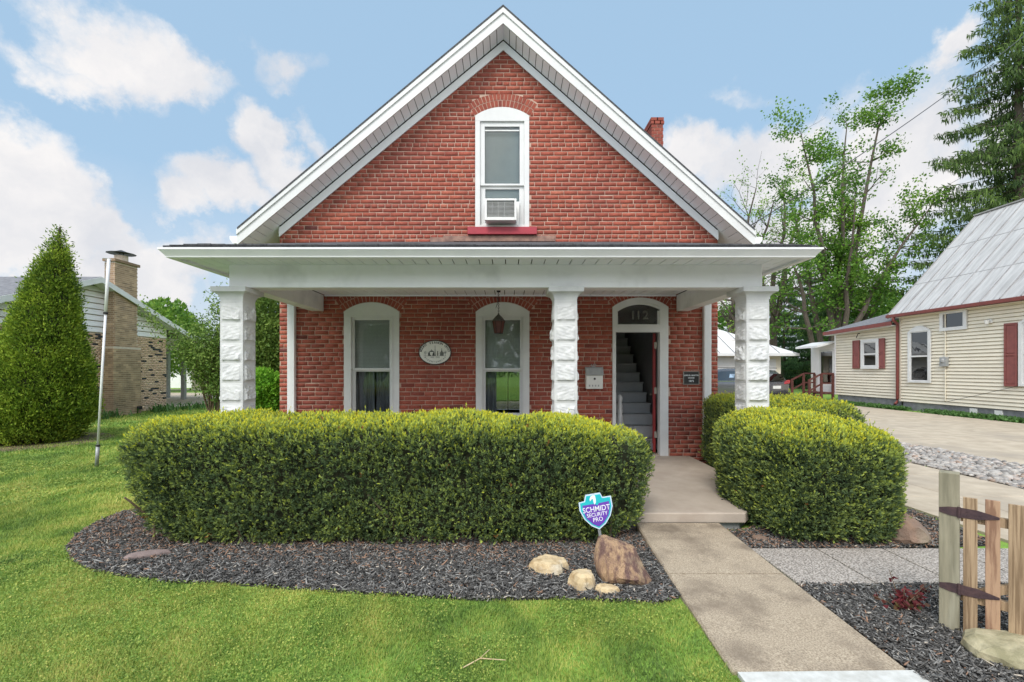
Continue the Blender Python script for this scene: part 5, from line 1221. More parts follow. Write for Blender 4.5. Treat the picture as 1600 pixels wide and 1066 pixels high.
def round_shrub(name, base, rx, rz, label, mat, seed, n, lsz, cat='shrub', tint0=.5, zc=None, group=None, fill=.16):
    r_ = np.random.default_rng(seed); root = thing(name, base, label, cat, group); mb = MB(); zc = zc if zc is not None else rz
    for i in range(5): a = i*1.26; mb.tube([(base[0],base[1],0),(base[0]+.3*rx*math.cos(a),base[1]+.3*rx*math.sin(a),zc*.6),(base[0]+.55*rx*math.cos(a),base[1]+.55*rx*math.sin(a),zc)], [.04*rx+.01,.03*rx,.01], 6)
    mb.build('stem', M['stem'], root)
    d = unit(r_.normal(size=(n,3))); q = 1-np.abs(r_.normal(0,fill,n)); X = d*q[:,None]*np.array([rx,rx,rz]); X *= (1+.10*snoise(X+seed,3.2/rx)+.07*snoise(X+seed*2,8/rx))[:,None]; X += np.array([base[0],base[1],zc]); k_ = X[:,2] > .05; X, d = X[k_], d[k_]; n = len(X)
    tn = np.clip(tint0+.12*snoise(X+seed,6/rx)+r_.normal(0,.15,n),0,1)
    leaves('foliage', X, unit(d*.6+r_.normal(0,.6,(n,3))+np.array([0,0,.25])), r_.uniform(.7,1.3,n)*lsz[0], r_.uniform(.7,1.3,n)*lsz[1], tn, mat, root)
    return root
round_shrub('dense_bush', (-6.75,13.0,0), 1.15, 2.1, 'dark green dense bush beside the left wall of the brick house', M['holly'], 31, 34000, (.10,.05), tint0=.6, fill=.35)
round_shrub('leafy_shrub', (-5.95,11.0,0), .72, .82, 'bright green leafy shrub in front of the dark bush', M['shrub'], 32, 15000, (.075,.045), tint0=.55)
round_shrub('broad_tree', (P(236,0,33).x,33,0), 3.4, 2.9, 'round green tree behind the ranch house roof', M['maple'], 33, 9000, (.28,.18), 'tree', .6, zc=3.9)
round_shrub('low_tree', (-17.5,31,0), 1.8, 1.5, 'low green tree standing beyond the carport', M['holly'], 34, 5000, (.2,.12), 'tree', .6, zc=1.9)

# ------------------------------------------------------------------ right neighbour
XN = 16.1
nb_ = thing('clapboard_house', (XN,16,0), 'cream clapboard house with grey metal roof and maroon trim at right', 'house')
def laps(mb, x, y0, y1, z0, z1, step=.124, out=.034, gap=.024):
    z = z0
    while z < z1-.01:
        z2 = min(z+step, z1); mb.add([(x-out,y0,z),(x-out,y1,z),(x-.003,y1,z2-gap),(x-.003,y0,z2-gap),(x+.02,y0,z),(x+.02,y1,z),(x+.02,y1,z2-gap),(x+.02,y0,z2-gap)], [(0,3,2,1),(0,1,5,4),(3,7,6,2),(0,4,7,3),(1,2,6,5),(4,5,6,7)]); z = z2
c = MB(); c.box(XN+.025,XN+6.8,8,18.6,.34,3.86); c.prism([(XN+.025,3.861),(XN+6.8,3.861),(XN+3.4,7.75)],'y',8.1,18.58)
wn = c.build('wall', M['cream'], nb_)
c = MB(); laps(c, XN, 8, 18.56, .35, 3.84); c.build('siding', M['cream'], wn)
c = MB(); c.box(XN-.022,XN+.03,18.561,18.66,.34,3.85); c.build('corner_board', M['cream'], wn)
c = MB(); c.box(XN+.02,XN+6.7,8.1,18.5,-.05,.339); c.box(XN+.12,XN+5,18.7,22.3,-.05,.405)
c.build('foundation', M['block'], nb_)
c = MB(); c.box(XN+.13,XN+5,18.67,22.4,.41,3.6); ew = c.build('extension_wall', M['cream'], nb_)
c = MB(); laps(c, XN+.10, 18.67, 22.38, .42, 3.52, .126, .036, .026); c.build('siding', M['cream'], ew)
c = MB(); c.box(XN+.075,XN+.12,22.381,22.47,.41,3.5); c.build('corner_board', M['wsiding'], ew)
# main metal roof
ex, ez, rx_, rz_ = 15.85, 3.86, 19.5, 7.98
r_ = MB(); r_.slab([(ex,7.5,ez),(ex,18.92,ez),(rx_,18.92,rz_),(rx_,7.5,rz_)],(0,0,.05)); r_.slab([(rx_,7.5,rz_),(rx_,18.92,rz_),(2*rx_-ex,18.92,ez),(2*rx_-ex,7.5,ez)],(0,0,.05))
mr = r_.build('roof', M['metalroof'], nb_)
r_ = MB(); y = 18.9
while y > 7.5: r_.slab([(ex,y-.012,ez+.051),(ex,y+.012,ez+.051),(rx_,y+.012,rz_+.051),(rx_,y-.012,rz_+.051)],(-.02,0,.022)); y -= .61
dxs, dzs_ = (rx_-ex), (rz_-ez)
for t in (.30,.66): r_.slab([(ex+dxs*t,7.5,ez+dzs_*t+.0505),(ex+dxs*t,18.9,ez+dzs_*t+.0505),(ex+dxs*(t+.004),18.9,ez+dzs_*(t+.004)+.0505),(ex+dxs*(t+.004),7.5,ez+dzs_*(t+.004)+.0505)],(-.006,0,.006))
r_.bar((rx_,7.5,rz_+.07),(rx_,18.95,rz_+.07),.16,.05)
r_.build('seam', M['dirtyseam'], mr)
r_ = MB(); r_.box(ex-.09,ex+.02,7.5,18.95,ez-.09,ez+.03); r_.build('gutter', M['maroon'], mr, bevel=.01)
r_ = MB(); r_.slab([(ex,18.925,ez-.12),(rx_,18.925,rz_-.12),(rx_,18.925,rz_+.05),(ex,18.925,ez+.05)],(0,.03,0)); r_.build('rake_board', M['maroon'], mr)
r_ = MB()
for i in range(10): r_.bar((ex-.092,9+i*1.03,ez+.035),(ex+.1,9+i*1.03,ez+.10),.02,.006)
r_.build('gutter_strap', M['chrome'], mr)
r_ = MB(); r_.box(ex+.03,XN-.02,7.6,18.9,ez-.12,ez-.10); r_.build('soffit', M['cream'], mr)
# extension roof
r_ = MB(); e2x, e2z = 15.80, 3.46; r_.slab([(e2x,18.70,e2z+.13),(e2x,22.72,e2z),(19.2,22.72,e2z+.98),(19.2,18.70,e2z+1.1)],(0,0,.04)); er = r_.build('extension_roof', M['shingle_grey'], nb_)
r_ = MB(); r_.slab([(e2x-.02,18.70,e2z+.0),(e2x-.02,22.74,e2z-.13),(e2x-.02,22.74,e2z+.03),(e2x-.02,18.70,e2z+.16)],(.04,0,0)); r_.build('fascia', M['maroon'], er)
r_ = MB(); r_.slab([(e2x+.021,18.70,e2z+.0),(e2x+.021,22.72,e2z-.13),(XN+.1,22.72,e2z-.13),(XN+.1,18.70,e2z+.0)],(0,0,-.02)); r_.build('soffit', M['white'], er)
r_ = MB(); r_.slab([(e2x,22.722,e2z-.12),(19.2,22.722,e2z+.86),(19.2,22.722,e2z+1.0),(e2x,22.722,e2z+.03)],(0,.03,0)); r_.build('rake_board', M['white'], er)
# downspout
c = MB(); c.tube([(ex-.03,18.60,3.78),(ex-.05,18.62,3.66),(XN-.08,18.66,3.5),(XN-.085,18.66,3.3),(XN-.085,18.66,.45),(XN-.10,18.66,.30),(XN-.20,18.64,.22)],.055,8); c.build('downspout', M['maroon'], nb_, smooth=True)
# windows on the side wall
def side_window(y0, y1, z0, z1, arch=0, name='window', sash=True, x=XN-.05, fr=.10, shut=()):
    c = MB(); rect = [(y0,z0),(y1,z0),(y1,z1),(y0,z1)]
    if arch:
        pts = [(y0,z0),(y1,z0),(y1,z1)]+[(y1-(y1-y0)*i/10, z1+arch*math.sin(math.pi*i/10)) for i in range(1,10)]+[(y0,z1)]
        # frame as an arched head board, two jambs and a bottom
        c.box(x-.03,x+.02,y0,y0+fr,z0,z1); c.box(x-.03,x+.02,y1-fr,y1,z0,z1); c.box(x-.03,x+.02,y0+fr,y1-fr,z0,z0+fr*.7)
        c.prism([(y0,z1),(y1,z1)]+[(y1-(y1-y0)*i/10, z1+arch*math.sin(math.pi*i/10)) for i in range(1,10)],'x',x-.03,x+.02)
    else:
        c.box(x-.03,x+.02,y0,y0+fr,z0,z1); c.box(x-.03,x+.02,y1-fr,y1,z0,z1); c.box(x-.03,x+.02,y0+fr,y1-fr,z0,z0+fr); c.box(x-.03,x+.02,y0+fr,y1-fr,z1-fr,z1)
    w_ = c.build(name, M['white'], nb_)
    a, b, g0, g1 = y0+fr, y1-fr, z0+(fr if not arch else fr*.7), z1-(fr if not arch else 0)
    c = MB(); c.box(x+.012,x+.016,a,b,g0,g1); c.build('pane', M['darkglass'], w_)
    if sash:
        zm = (g0+g1)/2; c = MB(); t = .035
        c.box(x-.015,x+.010,a,b,zm-.03,zm+.03); c.box(x-.01,x+.010,a,a+t,g0,zm-.031); c.box(x-.01,x+.010,b-t,b,g0,zm-.031); c.box(x-.01,x+.01,a,a+t,zm+.031,g1); c.box(x-.01,x+.01,b-t,b,zm+.031,g1); c.box(x-.01,x+.01,a+t,b-t,g1-t,g1); c.box(x-.01,x+.01,a+t,b-t,g0,g0+t); c.build('sash', M['white'], w_)
    c = MB(); c.box(x+.0165,x+.019,a,b,g0,g1); c.build('blind', M['curtain'], w_)
    return w_
def yz(px, Xp): return Xp*F/(px-CX)
side_window(yz(1456.5,XN),yz(1421,XN),1.12,3.12,.22)
side_window(yz(1513,XN),yz(1471,XN),3.05,3.78,0,fr=.12,sash=False)
side_window(13.30,14.26,1.12,3.10,.22)
side_window(yz(1372.5,XN),yz(1345,XN),1.66,2.98,0,x=XN+.015,fr=.13)
def shutter(y0, y1, z0, z1, x):
    c = MB(); t = .06; c.box(x-.035,x-.0,y0,y0+t,z0,z1); c.box(x-.035,x,y1-t,y1,z0,z1); c.box(x-.035,x,y0+t,y1-t,z1-t,z1); c.box(x-.035,x,y0+t,y1-t,z0,z0+t); c.box(x-.035,x,y0+t,y1-t,(z0+z1)/2-t*.4,(z0+z1)/2+t*.4)
    for za_, zb2 in ((z0+t+.03,(z0+z1)/2-t),( (z0+z1)/2+t,z1-t-.03)): c.box(x-.025,x-.005,y0+t+.01,y1-t-.01,za_,zb2)
    c.box(x-.012,x-.001,y0+t,y1-t,z0+t,z1-t); c.build('shutter', M['shutter'], nb_)
shutter(yz(1592,XN),yz(1571.5,XN),1.10,3.12,XN-.034); shutter(12.85,13.26,1.10,3.12,XN-.034)
shutter(yz(1384,XN+.08),yz(1373,XN+.08),1.68,2.98,XN+.045); shutter(yz(1344.5,XN+.08),yz(1334,XN+.08),1.68,2.98,XN+.045)
# meter, light, conduit
c = MB(); c.box(XN-.14,XN-.02,16.55,16.8,1.75,2.1); c.lathe((XN-.1,16.68,1.9),[(.09,0),(.09,.1),(.05,.14)],12); mt_ = c.build('electric_meter', M['lid'], nb_, bevel=.01)
c = MB(); c.tube([(XN-.05,16.66,2.1),(XN-.05,16.66,3.8)],.02,6); c.tube([(XN-.05,16.66,1.75),(XN-.05,16.66,.5)],.018,6); c.build('conduit', M['cream'], nb_)
c = MB(); c.box(XN-.06,XN-.02,15.05,15.25,3.18,3.30); c.lathe((XN-.12,15.15,3.16),[(.05,0),(.07,.12)],10); c.build('wall_light', M['acwhite'], nb_)
c = MB(); c.tube([(XN-.05,20.7,3.28),(XN-.14,20.68,3.26),(XN-.05,20.9,3.1)],.02,5); c.build('wire_bracket', M['black'], nb_)
for yv_ in (14.9,15.7): 
    c = MB(); c.box(XN-.01,XN+.022,yv_-.12,yv_+.12,.12,.30); c.build('foundation_vent', M['acwhite'], nb_)
c = MB(); c.tube([(XN-.04,14.2,1.15),(XN-.3,15.2,.8),(XN-.12,16.6,.45)],.008,5); tag(c.build('cable', M['black'], None, loc=(XN-.1,15,.5)), 'thin dark cable sagging along the cream siding', 'cable')
# side entry with steps
sn = MB(); sn.box(XN+.14,XN+.2,22.48,24.3,.5,2.9); se = sn.build('entry_wall', M['wsiding'], nb_)
c = MB(); c.box(XN+.10,XN+.139,22.55,22.65,.5,2.65); c.box(XN+.10,XN+.139,23.5,23.6,.5,2.65); c.box(XN+.10,XN+.139,22.65,23.5,2.55,2.65); c.box(XN+.10,XN+.139,22.65,23.5,.5,.95)
c.build('storm_door', M['white'], nb_)
c = MB(); c.box(XN+.12,XN+.13,22.65,23.5,.95,2.55); c.build('door_pane', M['darkglass'], nb_)
c = MB(); c.slab([(XN-.75,22.5,2.72),(XN-.75,24.2,2.72),(XN+.14,24.2,2.95),(XN+.14,22.5,2.95)],(0,0,.10)); c.build('awning', M['white'], nb_)
stp = thing('wooden_steps', (15.3,23,0), 'maroon wooden steps with railings at the cream house side entry', 'steps')
c = MB(); c.box(15.55,XN+.09,22.5,23.9,.44,.50)
for i in range(3): c.box(15.0+.18*i,15.22+.18*i,22.5,23.9,.10+.115*i,.14+.115*i)
c.build('treads', M['stainwood'], stp)
for y_ in (22.5,23.85):
    for (xx, zt_) in ((14.95,1.05),(15.55,1.4),(16.12,1.4)):
        c = MB(); c.box(xx-.045,xx+.045,y_-.045,y_+.045,0,zt_); c.build('rail_post', M['stainwood'], stp)
    c = MB(); c.bar((14.9,y_,1.08),(15.6,y_,1.43),.05,.08); c.bar((15.6,y_,1.43),(16.15,y_,1.43),.05,.08); c.bar((15.0,y_,.6),(15.6,y_,.95),.04,.07); c.bar((15.6,y_,.95),(16.1,y_,.95),.04,.07); c.build('handrail', M['stainwood'], stp)
# ground cover at the foundation
n_ = 9000; yy = rng.uniform(10,22,n_); xx = XN-.15-np.abs(rng.normal(0,.22,n_)); dn = snoise(np.stack([xx,yy,0*xx],1),1.8) > -.5; xx, yy = xx[dn], yy[dn]; n_ = len(xx)
o_ = leaves('ground_cover', np.stack([xx,yy,rng.uniform(0,.12,n_)],1), np.stack([rng.normal(0,.6,n_),rng.normal(0,.6,n_),rng.uniform(.1,1,n_)],1), rng.uniform(.06,.12,n_), rng.uniform(.04,.07,n_), np.clip(rng.normal(.45,.2,n_),0,1), M['iris'])
tag(o_, 'low green ground cover along the cream house foundation', 'ground cover', kind='stuff')

# ------------------------------------------------------------------ garage and car
ga = thing('garage', (12,25,0), 'pale garage with white metal hip roof behind the parked car', 'garage')
c = MB(); c.box(8.4,15.05,25,31.5,0,2.5); gw = c.build('wall', M['cream'], ga)
c = MB(); c.box(9.0,13.6,24.96,24.99,.02,2.3)
for i in range(4): c.box(9.03,13.57,24.945,24.959,.06+.56*i,.56+.56*i)
c.build('garage_door', M['white'], ga, bevel=.004)
c = MB(); c.box(14.05,14.75,24.95,24.99,.02,2.2); c.build('side_door', M['white'], ga)
c = MB(); A_ = [(7.8,24.4,2.46),(15.6,24.4,2.46),(15.6,32.1,2.46),(7.8,32.1,2.46)]; T_ = [(11.65,28.2,4.5),(11.75,28.3,4.5)]
c.slab([A_[0],A_[1],T_[1],T_[0]],(0,0,.05)); c.slab([A_[1],A_[2],T_[1]],(0,0,.05)); c.slab([A_[2],A_[3],T_[0],T_[1]],(0,0,.05)); c.slab([A_[3],A_[0],T_[0]],(0,0,.05))
gr_ = c.build('roof', M['garroof'], ga)
c = MB()
for i in range(10):
    x = 8.2+.8*i; t = min((x-7.8)/3.85,(15.6-x)/3.85,1); c.slab([(x,24.4,2.512),(x+.03,24.4,2.512),(x+.03,24.4+3.8*t,2.512+2.04*t),(x,24.4+3.8*t,2.512+2.04*t)],(0,0,.03))
c.build('seam', M['block'], gr_)
c = MB(); c.box(7.75,15.65,24.33,24.41,2.36,2.50); c.box(15.56,15.65,24.42,32,2.36,2.50); c.build('fascia', M['white'], gr_)

def car():
    # local x forward, rear bumper at x=-2.3
    n_ = (-.42,.907); ang = math.atan2(.907,-.42)
    cx_, cy_ = 12.0+(-.42)*2.3, 20.2+.907*2.3
    root = thing('parked_suv', (cx_,cy_,0), 'dark grey SUV parked facing the garage, rear towards the road', 'car', rz=ang)
    W = .92
    st_ = [(-2.28,.86,.42,.95,1.00,.70,1.02),(-2.22,.90,.30,1.02,1.08,.70,1.10),(-2.05,W,.28,1.04,1.12,.66,1.42),(-1.80,W,.26,1.04,1.11,.66,1.60),(-1.2,W,.25,1.02,1.09,.68,1.68),(-.3,W,.25,.99,1.06,.69,1.69),(.45,W,.25,.97,1.03,.68,1.66),(.95,W,.25,.96,1.02,.66,1.42),(1.30,W,.25,.95,1.00,.62,1.08),(1.9,.90,.26,.90,.97,.55,1.03),(2.25,.84,.34,.75,.86,.45,.92),(2.36,.70,.40,.60,.70,.35,.76)]
    rings = []
    for (x, w, zb, zs, zbelt, wt, ztop) in st_:
        wr = wt if ztop-zbelt > .15 else w*.8
        half = [(0,zb),(w*.86,zb),(w*.97,zb+.12),(w,zs*.62),(w,zs-.05),(w-.03,zbelt),(wr+.03,ztop-.07 if ztop-zbelt > .15 else zbelt+(ztop-zbelt)*.7),(wr-.08,ztop-.01),(0,ztop+.01)]
        ring_ = [(x,-y,z) for y, z in half]+[(x,y,z) for y, z in half[-2:0:-1]]; rings.append(ring_)
    m_ = len(rings[0]); c = MB(); vs = [p for r in rings for p in r]; fs = [(i*m_+k,(i+1)*m_+k,(i+1)*m_+(k+1)%m_,i*m_+(k+1)%m_) for i in range(len(rings)-1) for k in range(m_)]+[tuple(range(m_)), tuple(reversed([(len(rings)-1)*m_+k for k in range(m_)]))]
    c.add(vs, fs); body = c.build('body', M['carpaint'], root, local=True, smooth=True)
    def lerp(a, b, t): return tuple(a[i]*(1-t)+b[i]*t for i in range(3))
    # side glass between belt point 5 and top point 6 (left side = +y : index m_-5 / m_-6)
    for sgn in (1,-1):
        for (i0, f0, i1, f1) in ((2,.6,4,.15),(4,.25,5,.65),(5,.75,7,.55)):
            def at(i, f, t):
                A = lerp(rings[i][5], rings[i][6], t); B = lerp(rings[min(i+1,len(rings)-1)][5], rings[min(i+1,len(rings)-1)][6], t); q = lerp(A,B,f); return (q[0], -q[1]*sgn if sgn > 0 else q[1], q[2])
            stops = [(i0,f0)]+[(k,0) for k in range(i0+1,i1+1)]+([(i1,f1)] if f1 > 0 else [])
            g_ = MB()
            for (a, b) in zip(stops[:-1], stops[1:]):
                q4 = [at(*a,.10),at(*b,.10),at(*b,.88),at(*a,.88)]; g_.slab([(p[0],p[1]+sgn*.004,p[2]+.002) for p in q4],(0,sgn*.004,0))
            g_.build('side_window', M['darkglass'], root, local=True)
        g_ = MB(); g_.slab([(x,sgn*(y+.006),z) for x,y,z in [(-2.05,.895,1.115),(-1.2,.895,1.095),(-.3,.895,1.065),(.9,.89,1.025),(.9,.89,1.045),(-.3,.895,1.085),(-1.2,.895,1.115),(-2.05,.895,1.135)]],(0,sgn*.006,0)); g_.build('belt_trim', M['chrome'], root, local=True)
        tl_ = MB(); tl_.prism([(sgn*.50,.98),(sgn*.86,1.0),(sgn*.88,1.16),(sgn*.60,1.10)],'x',-2.31,-2.12); tl_.box(-2.24,-1.98,min(sgn*.86,sgn*.925),max(sgn*.86,sgn*.925),1.0,1.13); tl_.build('tail_light', M['taillight'], root, local=True, bevel=.01)
        m2 = MB(); m2.box(.72,.86,min(sgn*.95,sgn*1.12),max(sgn*.95,sgn*1.12),1.03,1.16); m2.build('mirror', M['carpaint'], root, local=True, bevel=.02)
        hl = MB(); hl.box(2.10,2.34,min(sgn*.5,sgn*.82),max(sgn*.5,sgn*.82),.72,.84); hl.build('headlight', M['chrome'], root, local=True, bevel=.02)
        for x in (-1.35,1.42):
            wh = MB(); wh.tube([(x,sgn*.70,.35),(x,sgn*.935,.35)],.35,24); wo = wh.build('wheel', M['tyre'], root, local=True, bevel=.02)
            rm_ = MB(); rm_.tube([(x,sgn*.93,.35),(x,sgn*.945,.35)],.22,18)
            rm_.build('rim', M['chrome'], wo, local=True)
            a_ = MB(); pts = [(x+.42*math.cos(t), sgn*.93, .35+.42*math.sin(t)) for t in np.linspace(.1,math.pi-.1,12)]; a_.tube(pts,.03,6); a_.build('wheel_arch', M['black'], root, local=True)
    g_ = MB(); g_.slab([(-2.262,-.62,1.13),(-2.262,.62,1.13),(-2.09,.56,1.44),(-2.09,-.56,1.44)],(-.012,0,.004)); g_.build('rear_window', M['darkglass'], root, local=True)
    g_ = MB(); g_.slab([(1.24,-.60,1.12),(1.24,.60,1.12),(.99,.56,1.42),(.99,-.56,1.42)],(.012,0,.004)); g_.build('windscreen', M['darkglass'], root, local=True)
    g_ = MB(); g_.box(-2.36,-2.24,-.82,.82,.40,.62); g_.build('rear_bumper', M['black'], root, local=True, bevel=.03)
    g_ = MB(); g_.box(-2.30,-2.282,-.26,.26,.78,.91); g_.build('number_plate', M['acwhite'], root, local=True)
    g_ = MB(); g_.bar((-1.9,-.55,1.70),(.4,-.55,1.72),.03); g_.bar((-1.9,.55,1.70),(.4,.55,1.72),.03); g_.build('roof_rail', M['black'], root, local=True)
car()

# ------------------------------------------------------------------ trees on the right
def leaf_cloud(T_, n, sd_, lsz, mat, root, r_, tint0=.5, up=.1):
    T_ = np.asarray(T_); cs = T_[r_.integers(0,len(T_),n)]; Pc = cs+r_.normal(0,1,(n,3))*sd_
    tn = np.clip(tint0+.15*snoise(Pc,.9)+r_.normal(0,.17,n),0,1)
    leaves('foliage', Pc, unit(r_.normal(size=(n,3))+np.array([0,0,up])), r_.uniform(.6,1.3,n)*lsz[0], r_.uniform(.6,1.3,n)*lsz[1], tn, mat, root)
def maple():
    r_ = np.random.default_rng(41); Zm = 30.0; base = P(1292,0,Zm); root = thing('maple_tree', (base.x,Zm,0), 'tall airy green maple with several thin trunks behind the cream house', 'tree')
    mb = MB(); tips = []
    stems = [(1243,215,-.5),(1262,300,1.5),(1322,195,0),(1352,280,1.6),(1402,140,.6),(1425,330,-1.2),(1215,390,-1.0),(1300,330,-1.8),(1410,430,1.0)]
    for k_, (tx, ty, dz) in enumerate(stems):
        top = P(tx,ty,Zm); top.y += dz*1.2; b = Vector((base.x+r_.uniform(-.5,.9),Zm+r_.uniform(-.3,.3),0)); L_ = (top-b).length
        pts = []; rs = []
        for i in range(10):
            t = i/9; p = b.lerp(top,t); bow = math.sin(t*math.pi)*.8; p.x += (b.x-top.x)*.10*math.sin(t*math.pi)+r_.normal(0,.07); p.y += r_.normal(0,.07); pts.append(p); rs.append(.21*(1-t)**.9+.025)
        mb.tube(pts, rs, 7)
        for i in range(4,10):
            for q in range(3 if i < 9 else 4):
                d = Vector((r_.normal(0,1),r_.normal(0,1),r_.uniform(.2,1.1))).normalized(); branchy(mb, pts[i], d, r_.uniform(1.0,2.1)*(1.25-i*.05), rs[i]*.45, 1, tips, r_, .6, .15, 4, 3, 4)
    mb.build('trunk', M['bark'], root)
    T_ = np.array([t[0] for t in tips]); w = snoise(T_,.8)+r_.normal(0,.4,len(T_)); T_ = T_[w > -.1]
    leaf_cloud(T_, 24000, np.array([.27,.27,.20]), (.19,.13), M['maple'], root, r_, .55)
maple()
def bare_tree(px_, Z_, tops, seed, label, leafn, group='bare branched trees'):
    r_ = np.random.default_rng(seed); base = P(px_,0,Z_); root = thing('bare_tree', (base.x,Z_,0), label, 'tree', group); mb = MB(); tips = []
    for (tx, ty) in tops:
        top = P(tx,ty,Z_); b = Vector((base.x,Z_,0)); pts = []; rs = []
        for i in range(9): t = i/8; p = b.lerp(top,t); p.x += (b.x-top.x)*.18*math.sin(t*math.pi)+r_.normal(0,.12); p.y += r_.normal(0,.25); pts.append(p); rs.append(.30*(1-t)+.035)
        mb.tube(pts, rs, 7)
        for i in range(3,9):
            for q in range(2): branchy(mb, pts[i], Vector((r_.normal(0,1),r_.normal(0,1),r_.uniform(.1,1.0))).normalized(), r_.uniform(1.2,2.6), rs[i]*.5, 2, tips, r_, .6, .1, 4, 2, 4)
    mb.build('trunk', M['bark'], root); leaf_cloud(np.array([t[0] for t in tips]), leafn, .22, (.16,.11), M['maple'], root, r_, .75)
    return root
bare_tree(1150, 33, [(1135,330),(1175,300),(1205,320),(1150,400)], 51, 'nearly bare branching tree just right of the brick gable', 2200)
bare_tree(1205, 36, [(1225,290),(1255,310),(1190,370),(1240,380)], 52, 'sparse budding tree between the gable and the maple', 4200)
def spruce(base, h, rad, label, seed, mat, nwh=44, droop=.35, name='spruce_tree', group=None, z0=1.0, dens=1.0, cat='tree'):
    r_ = np.random.default_rng(seed); root = thing(name, tuple(base), label, cat, group); mb = MB(); mb.tube([base, base+Vector((0,0,h*.5)), base+Vector((0,0,h))], [h*.014,h*.008,.02], 8)
    C_ = []; D_ = []; T_ = []; L_ = []
    for w in range(nwh):
        z = z0+(h-z0)*(w+r_.uniform(-.2,.2))/nwh; s = (z-z0)/(h-z0); Rr = rad*(1-s)**.85*r_.uniform(.86,1.08)+.15
        for b in range(int(7+3*(1-s))):
            a = r_.uniform(0,2*math.pi); Lb = Rr*r_.uniform(.72,1.08); ns = max(4,int(Lb/.38)); pts = []; dr = droop*r_.uniform(.7,1.3)
            for i in range(ns+1):
                t = i/ns; zz_ = z-dr*Lb*(t-.0)*(1.0-.55*t)*1.25+.10*Lb*t*t; pts.append(Vector((base.x+math.cos(a)*Lb*t, base.y+math.sin(a)*Lb*t, zz_)))
            mb.tube(pts, [.035*(1-i/ns*.8)*h/25 for i in range(ns+1)], 3, cap=False)
            bt2 = r_.normal(0,.10)
            for i in range(1,ns+1):
                t = i/ns; q = np.array(pts[i]); m_ = int(20*dens); side = np.array([-math.sin(a),math.cos(a),0]); fw = np.array([math.cos(a),math.sin(a),0])
                wv = (1-t*.75)*Lb*.20+.12
                o_ = r_.uniform(-1,1,m_); pos = q+side*o_[:,None]*wv+fw*r_.uniform(-.2,.2,(m_,1))+np.array([0,0,-1])*np.abs(o_)[:,None]*wv*.3
                hang = r_.random(m_) < .62
                D = np.where(hang[:,None], np.array([0,0,-1])+r_.normal(0,.22,(m_,3)), fw*.7+side*np.sign(o_)[:,None]*.7+r_.normal(0,.25,(m_,3)))
                C_.append(pos); D_.append(D); T_.append(np.clip(.42+bt2+.25*(t-.5)+r_.normal(0,.13,m_)+np.where(hang,-.08,.14),0,1)); L_.append(np.where(hang,r_.uniform(.18,.50,m_),r_.uniform(.15,.35,m_)))
    mb.build('trunk', M['bark'], root)
    C_ = np.concatenate(C_); D_ = np.concatenate(D_); T_ = np.concatenate(T_); L_ = np.concatenate(L_)
    leaves('foliage', C_, D_, L_*(rad/7)**.5, np.clip(L_*.24,.045,.085)*(rad/7)**.4, T_, mat, root)
    return root
spruce(Vector(P(1592,0,28))*Vector((1,1,0)) if False else Vector((P(1592,0,28).x,28,0)), 30, 7.9, 'huge dark spruce with drooping branches behind the metal roof', 61, M['spruce'], nwh=40, droop=.30, dens=1.25)
spruce(Vector((P(1225,0,40).x,40,0)), 10.0, 4.2, 'leftmost of the dark pines behind the garage', 62, M['pine'], nwh=18, droop=.10, name='pine_tree', group='dark pines behind the garage', z0=.3, dens=1.3)
spruce(Vector((P(1262,0,42).x,42,0)), 11.0, 4.8, 'middle dark pine beyond the steps, between its two neighbours', 63, M['pine'], nwh=18, droop=.10, name='pine_tree', group='dark pines behind the garage', z0=.3, dens=1.3)
spruce(Vector((P(1305,0,40).x,40,0)), 10.0, 4.4, 'rightmost dark pine behind the cream house extension', 64, M['pine'], nwh=18, droop=.10, name='pine_tree', group='dark pines behind the garage', z0=.3, dens=1.3)
round_shrub('broad_tree', (P(1348,0,46).x,46,0), 5.2, 4.2, 'broad green tree above the extension roof', M['maple'], 71, 14000, (.34,.22), 'tree', .5, zc=5.6)
round_shrub('broad_tree', (P(1400,0,52).x,52,0), 4.4, 3.6, 'distant green tree just left of the metal roof', M['maple'], 72, 8000, (.34,.22), 'tree', .45, zc=4.8)
round_shrub('broad_tree', (P(1135,0,50).x,50,0), 5.0, 4.0, 'green tree seen behind the garage roof', M['maple'], 73, 9000, (.34,.22), 'tree', .35, zc=4.2)
# far hedge line on the horizon
r_ = np.random.default_rng(77); n_ = 26000; xx = r_.uniform(-150,150,n_); q = unit(r_.normal(size=(n_,3)))
hh_ = 4.2+1.6*snoise(np.stack([xx,0*xx,0*xx],1),.12)
X = np.stack([xx, 95+q[:,1]*3, (hh_)*np.abs(r_.random(n_))**.6], 1)
o_ = leaves('far_woods', X, q, .9, .6, np.clip(r_.normal(.4,.2,n_),0,1), M['maple']); tag(o_, 'distant green tree line along the horizon', 'trees', kind='stuff')

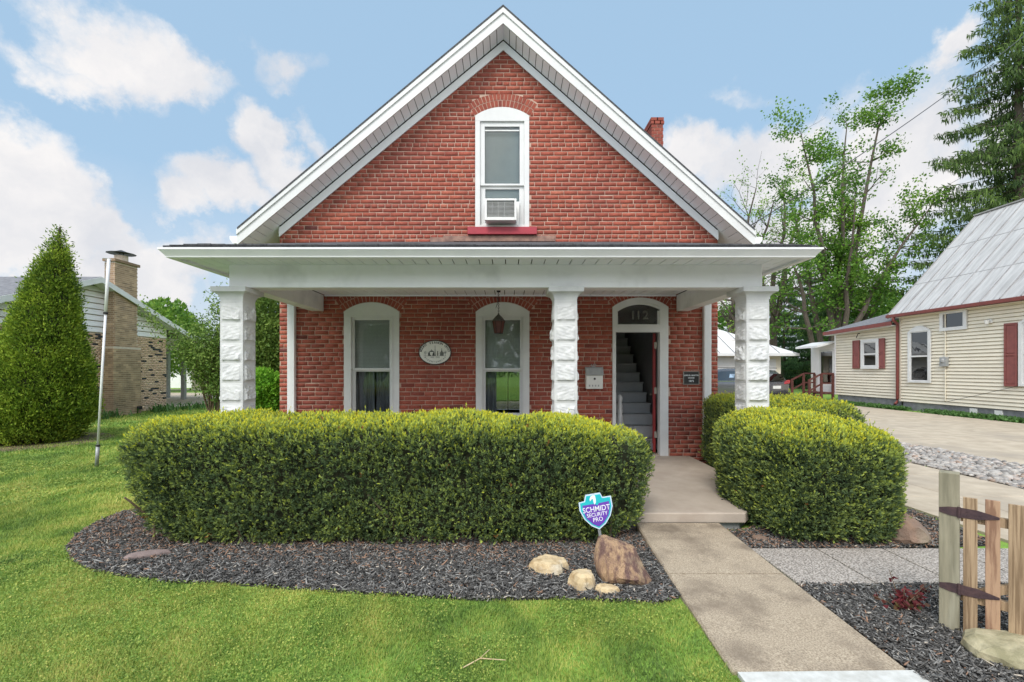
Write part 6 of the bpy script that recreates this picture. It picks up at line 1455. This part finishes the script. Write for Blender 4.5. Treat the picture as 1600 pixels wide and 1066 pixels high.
n_ = 22000; xx = r_.uniform(-45,45,n_); q = unit(r_.normal(size=(n_,3))); hh_ = 6.5+2.2*snoise(np.stack([xx,0*xx,0*xx],1),.35)
X = np.stack([xx, -26+q[:,1]*2, 1+(hh_)*np.abs(r_.random(n_))**.7], 1)
o_ = leaves('street_trees', X, q, .7, .5, np.clip(r_.normal(.4,.2,n_),0,1), M['maple']); tag(o_, 'green trees across the street mirrored in the windows', 'trees', kind='stuff')
# red leaved plant by the gate
r_ = np.random.default_rng(81); pl0 = Vector((P(1405,0,3.1).x,3.08,0)); rp = thing('red_leaf_plant', tuple(pl0), 'small plant with dark red leaves in the mulch left of the gate', 'plant')
mb = MB(); C_ = []; D_ = []
for i in range(22):
    a = r_.uniform(0,6.28); s = r_.uniform(.15,.9); hgt = r_.uniform(.06,.20)*(1.0 if i else 1.5); t_ = pl0+Vector((math.cos(a)*s*.25,math.sin(a)*s*.13,hgt)); mb.tube([pl0+Vector((0,0,-.01)), pl0.lerp(t_,.5)+Vector((0,0,.02)), t_],[.004,.003,.002],5)
    for k_ in range(7): f = r_.uniform(.4,1); C_.append(np.array(pl0.lerp(t_,f))); D_.append(r_.normal(size=3)+np.array([0,0,.2]))
mb.build('stem', M['stem'], rp)
C_ = np.array(C_); D_ = np.array(D_); n_ = len(C_); leaves('foliage', C_, D_, r_.uniform(.03,.06,n_), r_.uniform(.02,.035,n_), np.clip(r_.normal(.5,.25,n_),0,1), M['redleaf'], rp)
# a few weeds in the gravel
blades((7.1,9.0),50,(.08,.9),.07,'weed','small green weeds at the left edge of the gravel strip','plant',M['iris'],9)

# overhead wires
def wire(a, b, sag, label, r=.011):
    pts = [a.lerp(b,t)+Vector((0,0,-4*sag*t*(1-t))) for t in np.linspace(0,1,24)]; c = MB(); c.tube(pts, r, 5); tag(c.build('overhead_wire', M['black'], None, loc=tuple(a)), label, 'wire')
wire(Vector((4.02,9.0,4.0)), P(1720,-45,15), .35, 'black overhead wire rising from the brick house to the upper right')
wire(P(1440,312,19), P(1720,150,15), .05, 'thin lower wire crossing in front of the spruce', .007)
